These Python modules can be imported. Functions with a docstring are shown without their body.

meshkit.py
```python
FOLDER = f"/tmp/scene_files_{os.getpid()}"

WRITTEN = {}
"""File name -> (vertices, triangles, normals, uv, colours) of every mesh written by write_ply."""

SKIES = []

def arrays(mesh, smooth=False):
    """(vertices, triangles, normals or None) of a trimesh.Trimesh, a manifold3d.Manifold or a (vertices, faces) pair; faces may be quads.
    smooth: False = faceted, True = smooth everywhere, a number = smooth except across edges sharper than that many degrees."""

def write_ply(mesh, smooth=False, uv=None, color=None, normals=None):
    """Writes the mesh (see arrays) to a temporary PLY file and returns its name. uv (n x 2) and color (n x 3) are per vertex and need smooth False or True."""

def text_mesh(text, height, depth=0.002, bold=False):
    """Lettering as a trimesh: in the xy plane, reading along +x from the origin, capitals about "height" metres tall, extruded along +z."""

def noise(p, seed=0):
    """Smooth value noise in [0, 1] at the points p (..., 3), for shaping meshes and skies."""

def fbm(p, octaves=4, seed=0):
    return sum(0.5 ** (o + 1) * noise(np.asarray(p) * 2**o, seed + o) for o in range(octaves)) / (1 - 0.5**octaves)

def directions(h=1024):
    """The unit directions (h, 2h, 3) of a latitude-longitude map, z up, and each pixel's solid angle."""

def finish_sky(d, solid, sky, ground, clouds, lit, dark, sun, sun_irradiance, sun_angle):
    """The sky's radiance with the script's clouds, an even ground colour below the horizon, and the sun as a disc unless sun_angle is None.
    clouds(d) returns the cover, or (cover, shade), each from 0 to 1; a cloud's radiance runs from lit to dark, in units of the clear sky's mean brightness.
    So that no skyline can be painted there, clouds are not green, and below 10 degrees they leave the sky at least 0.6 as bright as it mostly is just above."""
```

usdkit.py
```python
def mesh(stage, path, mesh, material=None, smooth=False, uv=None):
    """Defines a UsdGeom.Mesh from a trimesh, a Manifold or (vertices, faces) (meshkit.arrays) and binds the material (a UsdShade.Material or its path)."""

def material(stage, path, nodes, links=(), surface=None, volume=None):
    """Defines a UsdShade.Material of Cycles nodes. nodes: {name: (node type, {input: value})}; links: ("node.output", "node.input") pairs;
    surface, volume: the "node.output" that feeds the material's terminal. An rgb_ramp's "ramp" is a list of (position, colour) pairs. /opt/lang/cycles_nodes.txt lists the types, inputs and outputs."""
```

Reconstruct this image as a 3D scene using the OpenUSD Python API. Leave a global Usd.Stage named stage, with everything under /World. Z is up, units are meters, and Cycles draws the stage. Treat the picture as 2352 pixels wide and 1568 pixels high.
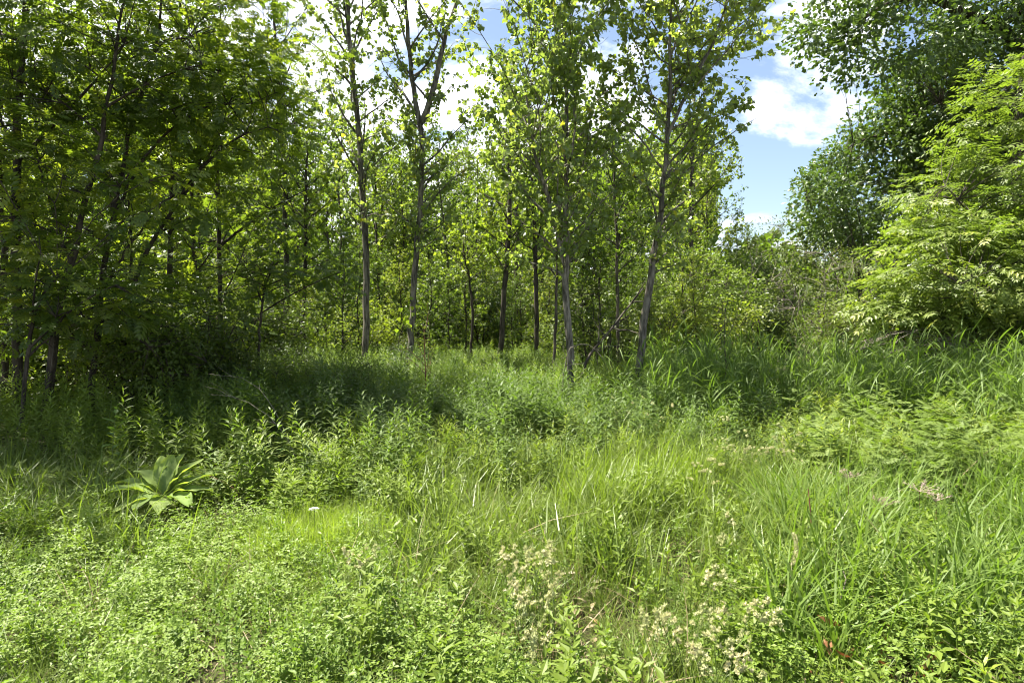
import math
import numpy as np
import usdkit
from pxr import Gf, Sdf, Usd, UsdGeom, UsdLux, UsdShade, Vt

stage = Usd.Stage.CreateInMemory()
UsdGeom.SetStageUpAxis(stage, "Z")
UsdGeom.SetStageMetersPerUnit(stage, 1.0)
UsdGeom.Xform.Define(stage, "/World")
UsdGeom.Scope.Define(stage, "/World/Looks")

# ------------------------------------------------------------------ camera, sky, sun, exposure
EYE = np.array([0.0, 0.0, 1.6])
PITCH = math.radians(2.35)
EXPOSURE = 2.05
SUN_AZ, SUN_EL = math.radians(-68.0), math.radians(64.0)
SUN_DIR = np.array([math.sin(SUN_AZ) * math.cos(SUN_EL), math.cos(SUN_AZ) * math.cos(SUN_EL), math.sin(SUN_EL)])
SUN_INTENSITY, SKY_STRENGTH = 1.25, 0.050

cam = UsdGeom.Camera.Define(stage, "/World/camera")
cam.CreateFocalLengthAttr(24.0)
cam.CreateHorizontalApertureAttr(36.0)
cam.CreateVerticalApertureAttr(24.0)
cam.CreateClippingRangeAttr(Gf.Vec2f(0.05, 5000.0))
cam.CreateExposureAttr(EXPOSURE)
cam.AddTranslateOp().Set(Gf.Vec3d(*EYE))
cam.AddRotateXOp().Set(90.0 - math.degrees(PITCH))


def pixel_ray(px, py):
    """Direction (per metre of forward depth y) through a point of the photograph, measured in a frame 2352 wide."""
    a, b = (px - 1176.0) / 1568.0, (784.0 - py) / 1568.0
    y = math.cos(PITCH) + b * math.sin(PITCH)
    z = -math.sin(PITCH) + b * math.cos(PITCH)
    return np.array([a / y, 1.0, z / y])


def pt(px, py, Y):
    return EYE + pixel_ray(px, py) * Y


def ground_x(px, Y):
    return (px - 1176.0) / 1568.0 * Y


dome = UsdLux.DomeLight.Define(stage, "/World/sky")
dome.CreateIntensityAttr(1.0)
dome.GetPrim().SetCustomDataByKey("kind", "structure")


def unit(v):
    v = np.asarray(v, float)
    return v / max(np.linalg.norm(v), 1e-9)


CLOUD_DIRS = [(unit(pixel_ray(1870, 165)), 0.9915, 0.9992, 0.38), (unit(pixel_ray(650, 40)), 0.80, 0.97, 0.22), (unit(pixel_ray(1800, 350)), 0.975, 0.996, -0.20), (unit(pixel_ray(1090, 110)), 0.985, 0.998, -0.12)]
sn = {"sky": ("sky_texture", {"sky_type": "single_scattering", "sun_disc": False, "sun_elevation": SUN_EL, "sun_rotation": SUN_AZ, "air_density": 1.0, "aerosol_density": 0.8, "ozone_density": 1.2}),
      "tc": ("texture_coordinate", {}),
      "nrm": ("vector_math", {"math_type": "normalize"}),
      "mp": ("mapping", {"scale": (1.0, 1.0, 2.2)}),
      "nz": ("noise_texture", {"scale": 4.2, "detail": 7.0, "roughness": 0.6, "distortion": 0.3}),
      "cloud": ("color", {"value": (10.2, 10.3, 10.7)}),
      "mix": ("mix", {"mix_type": "mix"}),
      "bg": ("background_shader", {"strength": SKY_STRENGTH})}
sl = [("tc.generated", "nrm.vector1"), ("nrm.vector", "mp.vector"), ("mp.vector", "nz.vector")]
prev = "nz.fac"
for i, (d, lo, hi, amount) in enumerate(CLOUD_DIRS):
    sn[f"dot{i}"] = ("vector_math", {"math_type": "dot_product", "vector2": tuple(d)})
    sn[f"rng{i}"] = ("map_range", {"range_type": "smoothstep", "from_min": lo, "from_max": hi, "to_min": 0.0, "to_max": amount, "clamp": True})
    sn[f"add{i}"] = ("math", {"math_type": "add"})
    sl += [("nrm.vector", f"dot{i}.vector1"), (f"dot{i}.value", f"rng{i}.value"), (prev, f"add{i}.value1"), (f"rng{i}.result", f"add{i}.value2")]
    prev = f"add{i}.value"
sn["sep"] = ("separate_xyz", {})
sn["low"] = ("map_range", {"range_type": "smoothstep", "from_min": 0.22, "from_max": 0.06, "to_min": 0.0, "to_max": 0.22, "clamp": True})
sn["addl"] = ("math", {"math_type": "add"})
sl += [("nrm.vector", "sep.vector"), ("sep.z", "low.value"), (prev, "addl.value1"), ("low.result", "addl.value2")]
prev = "addl.value"
sn["thr"] = ("map_range", {"range_type": "smoothstep", "from_min": 0.53, "from_max": 0.72, "to_min": 0.05, "to_max": 0.95, "clamp": True})
sl += [(prev, "thr.value"), ("thr.result", "mix.fac"), ("sky.color", "mix.color1"), ("cloud.color", "mix.color2"), ("mix.color", "bg.color")]
sky_mat = usdkit.material(stage, "/World/Looks/sky_with_clouds", sn, sl, surface="bg.Background")
UsdShade.MaterialBindingAPI.Apply(dome.GetPrim()).Bind(sky_mat)

sun = UsdLux.DistantLight.Define(stage, "/World/sun")
sun.CreateIntensityAttr(SUN_INTENSITY)
sun.CreateNormalizeAttr(True)
sun.CreateAngleAttr(0.53)
sun.CreateColorAttr(Gf.Vec3f(1.0, 0.95, 0.86))
sun.AddRotateZOp().Set(-math.degrees(SUN_AZ))
sun.AddRotateXOp().Set(-(90.0 - math.degrees(SUN_EL)))
# ops: Rz * Rx applied to +z gives the direction towards the sun


# ------------------------------------------------------------------ materials
def leaf_material(name, ramp, trans=(1.5, 1.7, 0.6), mixfac=0.45, rough=0.5, spec=0.4, patch=1.3, patch_amount=0.5, stuff_random=True):
    """Leaves: a random pick of RAMP per leaf, shifted by slow patches in space; reflecting in front, letting light through at the back."""
    nodes = {"geo": ("geometry", {}), "info": ("object_info", {}),
             "add": ("math", {"math_type": "add"}), "fr": ("math", {"math_type": "fraction"}),
             "nz": ("noise_texture", {"scale": patch, "detail": 2.0}),
             "sub": ("math", {"math_type": "subtract", "value2": 0.5}),
             "mul": ("math", {"math_type": "multiply_add", "value2": patch_amount}),
             "rm": ("rgb_ramp", {"ramp": ramp}),
             "tr": ("mix", {"mix_type": "multiply", "fac": 1.0, "color2": trans}),
             "p": ("principled_bsdf", {"roughness": rough, "specular_ior_level": spec}),
             "t": ("translucent_bsdf", {}),
             "m": ("mix_closure", {"fac": mixfac})}
    links = [("geo.random_per_island", "add.value1"), ("info.random", "add.value2"), ("add.value", "fr.value1"),
             ("geo.position", "nz.vector"), ("nz.fac", "sub.value1"), ("sub.value", "mul.value1"), ("fr.value", "mul.value3"),
             ("mul.value", "rm.fac"), ("rm.color", "p.base_color"), ("rm.color", "tr.color1"), ("tr.color", "t.color"),
             ("p.BSDF", "m.closure1"), ("t.BSDF", "m.closure2")]
    return usdkit.material(stage, "/World/Looks/" + name, nodes, links, surface="m.closure")


def bark_material(name, dark, light, scale=14.0, stretch=0.18, bump=0.6, moss=None):
    nodes = {"tc": ("texture_coordinate", {}), "mp": ("mapping", {"scale": (1, 1, stretch)}),
             "n": ("noise_texture", {"scale": scale, "detail": 6.0, "roughness": 0.65}),
             "n2": ("noise_texture", {"scale": 2.2, "detail": 3.0}),
             "rm": ("rgb_ramp", {"ramp": [(0.40, dark), (0.60, light)]}),
             "pr": ("rgb_ramp", {"ramp": [(0.35, (0.55, 0.55, 0.55)), (0.7, (1.15, 1.12, 1.05))]}),
             "mx": ("mix", {"mix_type": "multiply", "fac": 1.0}),
             "b": ("bump", {"strength": bump, "distance": 0.02}),
             "p": ("principled_bsdf", {"roughness": 0.85, "specular_ior_level": 0.2})}
    links = [("tc.object", "mp.vector"), ("mp.vector", "n.vector"), ("tc.object", "n2.vector"), ("n.fac", "rm.fac"), ("n2.fac", "pr.fac"),
             ("rm.color", "mx.color1"), ("pr.color", "mx.color2"), ("mx.color", "p.base_color"), ("n.fac", "b.height"), ("b.normal", "p.normal")]
    return usdkit.material(stage, "/World/Looks/" + name, nodes, links, surface="p.BSDF")


M = {}
M["poplar"] = leaf_material("poplar_leaf", [(0, (0.10, 0.14, 0.045)), (0.5, (0.155, 0.195, 0.06)), (0.85, (0.20, 0.235, 0.07)), (0.95, (0.23, 0.225, 0.035)), (1, (0.27, 0.24, 0.035))], trans=(2.3, 2.35, 0.9), rough=0.32, spec=0.8, mixfac=0.54, patch=0.8, patch_amount=0.5)
M["woodland"] = leaf_material("woodland_leaf", [(0, (0.066, 0.106, 0.021)), (0.6, (0.110, 0.156, 0.028)), (1, (0.167, 0.202, 0.037))], trans=(1.9, 2.0, 0.6), rough=0.42, spec=0.5, mixfac=0.52, patch=0.5, patch_amount=0.7)
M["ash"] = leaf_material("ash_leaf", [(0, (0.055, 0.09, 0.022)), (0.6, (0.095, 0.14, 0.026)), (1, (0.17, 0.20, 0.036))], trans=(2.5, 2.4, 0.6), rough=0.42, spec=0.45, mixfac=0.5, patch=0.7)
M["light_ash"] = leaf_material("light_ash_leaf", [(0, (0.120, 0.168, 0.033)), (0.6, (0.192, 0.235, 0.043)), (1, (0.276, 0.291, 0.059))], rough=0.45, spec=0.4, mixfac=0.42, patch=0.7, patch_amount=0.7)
M["oak"] = leaf_material("oak_leaf", [(0, (0.05, 0.085, 0.020)), (0.6, (0.085, 0.125, 0.028)), (1, (0.14, 0.18, 0.042))], rough=0.38, spec=0.5, mixfac=0.35, patch=0.4)
M["shrub"] = leaf_material("shrub_leaf", [(0, (0.045, 0.075, 0.018)), (0.6, (0.08, 0.115, 0.024)), (1, (0.13, 0.16, 0.034))], rough=0.42, spec=0.5, mixfac=0.38, patch=0.8)
M["olive"] = leaf_material("olive_shrub_leaf", [(0, (0.08, 0.105, 0.028)), (0.6, (0.12, 0.145, 0.036)), (0.93, (0.17, 0.18, 0.045)), (1, (0.24, 0.13, 0.07))], rough=0.5, spec=0.4, mixfac=0.38, patch=0.8)
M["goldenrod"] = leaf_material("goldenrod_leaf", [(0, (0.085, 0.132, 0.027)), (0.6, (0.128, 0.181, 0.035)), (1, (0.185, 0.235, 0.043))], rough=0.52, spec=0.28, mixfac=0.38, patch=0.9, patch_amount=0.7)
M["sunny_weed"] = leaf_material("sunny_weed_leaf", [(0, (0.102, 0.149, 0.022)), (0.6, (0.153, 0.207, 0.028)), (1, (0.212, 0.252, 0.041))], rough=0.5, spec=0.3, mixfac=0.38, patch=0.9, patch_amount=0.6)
M["clover"] = leaf_material("clover_leaf", [(0, (0.082, 0.135, 0.021)), (0.6, (0.125, 0.189, 0.027)), (1, (0.172, 0.239, 0.034))], rough=0.5, spec=0.35, mixfac=0.36, patch=1.6, patch_amount=0.6)
M["grass"] = leaf_material("grass_blade", [(0, (0.110, 0.152, 0.031)), (0.5, (0.152, 0.199, 0.037)), (0.85, (0.193, 0.237, 0.055)), (0.93, (0.239, 0.247, 0.081)), (1, (0.25, 0.235, 0.10))], rough=0.42, spec=0.45, mixfac=0.42, patch=1.0, patch_amount=0.4)
M["bright_grass"] = leaf_material("bright_grass_blade", [(0, (0.17, 0.23, 0.03)), (0.6, (0.22, 0.28, 0.035)), (1, (0.29, 0.31, 0.05))], rough=0.45, spec=0.4, mixfac=0.48, patch=1.5)
M["reed"] = leaf_material("reed_blade", [(0, (0.105, 0.162, 0.034)), (0.6, (0.154, 0.218, 0.041)), (0.92, (0.209, 0.274, 0.055)), (1, (0.286, 0.291, 0.122))], rough=0.5, spec=0.25, mixfac=0.42, patch=0.8)
M["straw"] = leaf_material("dry_straw", [(0, (0.24, 0.18, 0.10)), (0.6, (0.38, 0.30, 0.18)), (1, (0.50, 0.43, 0.29))], trans=(1, 0.95, 0.8), rough=0.6, spec=0.3, mixfac=0.2)
M["seed"] = leaf_material("seed_head", [(0, (0.37, 0.40, 0.17)), (0.5, (0.49, 0.49, 0.24)), (1, (0.57, 0.53, 0.31))], trans=(1, 1, 0.8), rough=0.7, spec=0.2, mixfac=0.3)
M["rust"] = leaf_material("rusty_leaf", [(0, (0.16, 0.07, 0.03)), (0.6, (0.26, 0.12, 0.05)), (1, (0.34, 0.19, 0.09))], trans=(1.2, 0.9, 0.6), rough=0.6, spec=0.3, mixfac=0.3)
M["mullein"] = leaf_material("mullein_leaf", [(0, (0.20, 0.285, 0.08)), (1, (0.28, 0.35, 0.105))], trans=(1.5, 1.5, 0.45), rough=0.8, spec=0.15, mixfac=0.42, patch=9.0)
M["dock"] = leaf_material("broad_weed_leaf", [(0, (0.10, 0.17, 0.04)), (1, (0.14, 0.21, 0.05))], rough=0.5, spec=0.4, mixfac=0.42, patch=3.0)
M["petal"] = leaf_material("white_flower", [(0, (0.70, 0.70, 0.66)), (1, (0.80, 0.80, 0.77))], trans=(1, 1, 1), rough=0.7, spec=0.2, mixfac=0.2)
M["umbel"] = leaf_material("dry_pink_umbel", [(0, (0.30, 0.22, 0.18)), (1, (0.45, 0.35, 0.29))], trans=(1, 1, 1), rough=0.8, spec=0.1, mixfac=0.1)
M["stem"] = leaf_material("green_stem", [(0, (0.10, 0.15, 0.035)), (1, (0.16, 0.20, 0.05))], rough=0.5, spec=0.4, mixfac=0.1)
M["bark_grey"] = bark_material("poplar_bark", (0.06, 0.053, 0.042), (0.23, 0.21, 0.17), scale=22)
M["bark_dark"] = bark_material("dark_bark", (0.030, 0.025, 0.019), (0.085, 0.072, 0.055), scale=18)
M["bark_mid"] = bark_material("brown_bark", (0.04, 0.034, 0.026), (0.11, 0.095, 0.074), scale=18)
M["dead_wood"] = bark_material("dead_wood", (0.10, 0.085, 0.066), (0.27, 0.24, 0.195), scale=20, bump=0.3)
M["red_stem"] = bark_material("reddish_dry_stem", (0.12, 0.05, 0.03), (0.26, 0.13, 0.08), scale=20, bump=0.2)
M["ground"] = usdkit.material(stage, "/World/Looks/ground_litter",
    {"g": ("geometry", {}), "n": ("noise_texture", {"scale": 1.4, "detail": 5.0}), "n2": ("noise_texture", {"scale": 42.0, "detail": 5.0, "roughness": 0.7}),
     "r1": ("rgb_ramp", {"ramp": [(0.35, (0.040, 0.034, 0.020)), (0.5, (0.055, 0.052, 0.024)), (0.65, (0.05, 0.065, 0.022))]}),
     "r2": ("rgb_ramp", {"ramp": [(0.3, (0.5, 0.48, 0.45)), (0.62, (1.25, 1.2, 1.1)), (0.75, (2.6, 2.3, 1.9))]}),
     "mx": ("mix", {"mix_type": "multiply", "fac": 1.0}), "b": ("bump", {"strength": 0.8, "distance": 0.03}),
     "p": ("principled_bsdf", {"roughness": 0.9, "specular_ior_level": 0.15})},
    [("g.position", "n.vector"), ("g.position", "n2.vector"), ("n.fac", "r1.fac"), ("n2.fac", "r2.fac"), ("r1.color", "mx.color1"), ("r2.color", "mx.color2"),
     ("mx.color", "p.base_color"), ("n2.fac", "b.height"), ("b.normal", "p.normal")], surface="p.BSDF")

# ------------------------------------------------------------------ scene helpers
USED = {}


def numbered(path):
    n = USED.get(path, 0)
    USED[path] = n + 1
    return path if n == 0 else f"{path}_{n:03d}"


def tag(prim, label=None, category=None, group=None, kind=None):
    for k, v in (("label", label), ("category", category), ("group", group), ("kind", kind)):
        if v:
            prim.SetCustomDataByKey(k, v)
    return prim


def thing(name, label, category, loc=(0, 0, 0), group=None):
    x = UsdGeom.Xform.Define(stage, numbered("/World/" + name))
    x.AddTranslateOp().Set(Gf.Vec3d(*map(float, loc)))
    x.AddRotateZOp().Set(0.0)
    x.AddScaleOp().Set(Gf.Vec3f(1, 1, 1))
    return tag(x.GetPrim(), label, category, group)


def part(parent, name, mesh, mat, smooth=False, kind=None, label=None, origin=(0, 0, 0)):
    v = np.asarray(mesh[0], float) - np.asarray(origin, float)
    m = usdkit.mesh(stage, numbered(f"{parent.GetPath()}/{name}"), (v, mesh[1]), M[mat], smooth=smooth)
    return tag(m.GetPrim(), label=label, kind=kind)


def dup(source, name, loc, rot, scale, label, group=None):
    x = UsdGeom.Xform.Define(stage, numbered("/World/" + name))
    p = x.GetPrim()
    p.GetReferences().AddInternalReference(source.GetPath())
    p.GetAttribute("xformOp:translate").Set(Gf.Vec3d(*map(float, loc)))
    p.GetAttribute("xformOp:rotateZ").Set(float(rot))
    p.GetAttribute("xformOp:scale").Set(Gf.Vec3f(*(map(float, scale) if np.ndim(scale) else (scale,) * 3)))
    was = source.GetCustomData()
    tag(p, label, was.get("category"), group or was.get("group"))
    p.SetInstanceable(True)
    return p


def gz(x, y):
    x, y = np.asarray(x, float), np.asarray(y, float)
    return 0.035 * np.sin(1.7 * x + 0.6) * np.cos(1.3 * y) + 0.03 * np.sin(0.9 * y + 2.1 * x) + 0.02 * np.sin(3.7 * x - 2.9 * y)


class Bag:
    """Collects triangles of one mesh."""

    def __init__(self):
        self.v, self.f, self.n = [], [], 0

    def add(self, v, f):
        if len(f):
            self.v.append(np.asarray(v, float))
            self.f.append(np.asarray(f, int) + self.n)
            self.n += len(v)
        return self

    def out(self):
        return np.vstack(self.v), np.vstack(self.f)

    def tube(self, p, r, sides=5):
        p = np.asarray(p, float)
        r = np.broadcast_to(np.asarray(r, float), (len(p),))
        t = np.gradient(p, axis=0)
        t /= np.linalg.norm(t, axis=1, keepdims=True) + 1e-9
        ref = np.array([0.31, 0.95, 0.05]) if abs(t[:, 2]).mean() > 0.7 else np.array([0.05, 0.1, 1.0])
        a = np.cross(t, ref)
        a /= np.linalg.norm(a, axis=1, keepdims=True) + 1e-9
        b = np.cross(t, a)
        ang = np.arange(sides) * 2 * np.pi / sides
        v = p[:, None] + r[:, None, None] * (np.cos(ang)[None, :, None] * a[:, None] + np.sin(ang)[None, :, None] * b[:, None])
        i, j = np.meshgrid(np.arange(len(p) - 1), np.arange(sides), indexing="ij")
        q = np.stack([i * sides + j, i * sides + (j + 1) % sides, (i + 1) * sides + (j + 1) % sides, (i + 1) * sides + j], -1).reshape(-1, 4)
        return self.add(v.reshape(-1, 3), np.vstack([q[:, [0, 2, 1]], q[:, [0, 3, 2]]]))


def spline(points, n):
    """n points along a smooth curve through the given ones (any number of columns)."""
    from scipy.interpolate import PchipInterpolator
    p = np.asarray(points, float)
    d = np.r_[0, np.cumsum(np.linalg.norm(np.diff(p[:, :3], axis=0), axis=1))]
    return PchipInterpolator(d, p)(np.linspace(0, d[-1], n))


def grow(rng, p0, d0, L, n, tropism=(0, 0, 0.1), wig=0.12):
    p, d, out = np.array(p0, float), unit(d0), [np.array(p0, float)]
    for _ in range(n):
        d = unit(d + np.asarray(tropism) + wig * rng.standard_normal(3))
        p = p + d * L / n
        out.append(p)
    return np.array(out)


# leaf outlines: columns are (side, along, normal)
def deltoid():
    v = [(0, 0, 0), (0, 1.0, -.06), (-.46, .16, .05), (-.44, .40, .06), (-.2, .74, .02), (.46, .16, .05), (.44, .40, .06), (.2, .74, .02)]
    return np.array(v), np.array([(0, 3, 2), (0, 4, 3), (0, 1, 4), (0, 5, 6), (0, 6, 7), (0, 7, 1)])


def kite(w=0.6, at=0.4, fold=0.06):
    return np.array([(0, 0, 0), (-w / 2, at, fold), (0, 1.0, -.04), (w / 2, at, fold)]), np.array([(0, 2, 1), (0, 3, 2)])


def lance(w=0.16, bend=0.25):
    v = [(0, 0, 0), (-w / 2, .3, .02), (w / 2, .3, .02), (-w * .4, .65, -bend * .25), (w * .4, .65, -bend * .25), (0, 1, -bend)]
    return np.array(v), np.array([(0, 2, 1), (1, 2, 4), (1, 4, 3), (3, 4, 5)])


def frond(pairs=4, leaflet=0.36, width=0.36, droop=0.25, terminal=True):
    b = Bag()
    kv, kf = kite(width, .42, .04)

    def leaflet_at(u, ang, L):
        c, s = math.cos(ang), math.sin(ang)
        v = kv * L
        x, y = v[:, 0] * c + v[:, 1] * s, -v[:, 0] * s + v[:, 1] * c
        z = v[:, 2] - 0.35 * np.abs(x) * 0.6
        yy = y + u
        b.add(np.c_[x, yy, z - droop * yy ** 2], kf)
    for k in range(pairs):
        u = 0.18 + 0.62 * k / max(pairs - 1, 1)
        L = leaflet * (0.8 + 0.35 * math.sin(math.pi * (k + .6) / pairs))
        for s in (-1, 1):
            leaflet_at(u, s * math.radians(62 - 16 * k / pairs), L)
    if terminal:
        leaflet_at(0.8, 0, leaflet * 0.95)
    r = np.array([(-.012, 0, 0), (.012, 0, 0), (0, .85, -droop * .72)])
    b.add(r, [(0, 1, 2)])
    return b.out()


def lobed():
    """An oak-like leaf: two lobed halves folded on the midrib."""
    v = [(0, 0, 0), (0, 1, -.05), (0, .5, 0)] + [(sx * x, y, .05) for sx in (-1, 1) for x, y in ((.24, .22), (.14, .42), (.34, .62))]
    f = []
    for o, flip in ((3, False), (6, True)):
        for t in ((0, o + 1, o), (0, 2, o + 1), (2, o + 2, o + 1), (2, 1, o + 2)):
            f.append(t[::-1] if flip else t)
    return np.array(v), np.array(f)


def place(leaf, pos, axis, normal, size):
    """One copy of LEAF at each place. Returns (vertices by leaf, faces of one)."""
    lv, lf = leaf
    a = axis / (np.linalg.norm(axis, axis=1, keepdims=True) + 1e-9)
    n = normal - (normal * a).sum(1, keepdims=True) * a
    n /= np.linalg.norm(n, axis=1, keepdims=True) + 1e-9
    s = np.cross(a, n)
    size = np.broadcast_to(np.asarray(size, float), (len(pos),))
    v = pos[:, None] + size[:, None, None] * (lv[None, :, :1] * s[:, None] + lv[None, :, 1:2] * a[:, None] + lv[None, :, 2:] * n[:, None])
    return v, lf


def joined(v, lf):
    k, m = v.shape[:2]
    return v.reshape(-1, 3), (lf[None] + (np.arange(k) * m)[:, None, None]).reshape(-1, 3)


def in_frame(p, margin=0.0):
    q = p - EYE
    y = q[:, 1] * math.cos(PITCH) - q[:, 2] * math.sin(PITCH)
    z = q[:, 1] * math.sin(PITCH) + q[:, 2] * math.cos(PITCH)
    y = np.maximum(y, 0.01)
    return (np.abs(q[:, 0] / y) < 0.75 - margin) & (np.abs(z / y) < 0.5 - margin)


def leaf_parts(tree, v, lf, mat, origin, singles, name="leaf", rng=None):
    """The SINGLES leaves that show largest become parts, the rest one part of the tree."""
    c = v.mean(1)
    rest = np.ones(len(v), bool)
    if singles:
        seen = np.flatnonzero(in_frame(c))
        dist = np.linalg.norm(c[seen] - EYE, axis=1)
        ext = np.linalg.norm(v[seen].max(1) - v[seen].min(1), axis=1)
        pick = seen[np.argsort(dist / ext)[:singles]]
        rest[pick] = False
        for k in pick:
            part(tree, name, (v[k], lf), mat, origin=origin)
    if rest.any():
        part(tree, "foliage", joined(v[rest], lf), mat, kind="stuff", origin=origin)


# ------------------------------------------------------------------ ground
def make_ground():
    xs = np.unique(np.r_[np.linspace(-900, -40, 14), np.linspace(-40, 40, 161), np.linspace(40, 900, 14)])
    ys = np.unique(np.r_[np.linspace(-300, -10, 8), np.linspace(-10, 60, 141), np.linspace(60, 1500, 18)])
    X, Y = np.meshgrid(xs, ys, indexing="ij")
    Z = gz(X, Y)
    n, m = X.shape
    i, j = np.meshgrid(np.arange(n - 1), np.arange(m - 1), indexing="ij")
    q = np.stack([i * m + j, (i + 1) * m + j, (i + 1) * m + j + 1, i * m + j + 1], -1).reshape(-1, 4)
    g = usdkit.mesh(stage, "/World/ground", (np.c_[X.ravel(), Y.ravel(), Z.ravel()], q), M["ground"], smooth=True)
    tag(g.GetPrim(), "dark soil with leaf litter under the meadow and the wood", "ground", kind="structure")


make_ground()


# ------------------------------------------------------------------ trees
def trunk_points(spec, Y, thick=1.0):
    """spec: [(px, py, radius)] from the ground up, in the photograph's frame at depth Y."""
    out = []
    for s in spec:
        out.append((*pt(s[0], s[1], Y), s[2] * thick))
    out = np.array(out)
    lo = out[0].copy()
    step = unit(out[0, :3] - out[1, :3])
    if lo[2] > 0:
        lo[:3] = lo[:3] + step * (lo[2] + 0.08) / max(-step[2], 0.3)
    lo[2] = float(gz(lo[0], lo[1])) - 0.06
    flare = lo * .8 + out[0] * .2
    lo[3], flare[3] = out[0, 3] * 1.75, out[0, 3] * 1.2
    return np.vstack([lo[None], flare[None], out])


def roughen(rng, p, amount):
    q = p.copy()
    q[1:-1, :3] += amount * rng.standard_normal((len(p) - 2, 3)) * [1, 1, .3]
    return q


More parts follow.
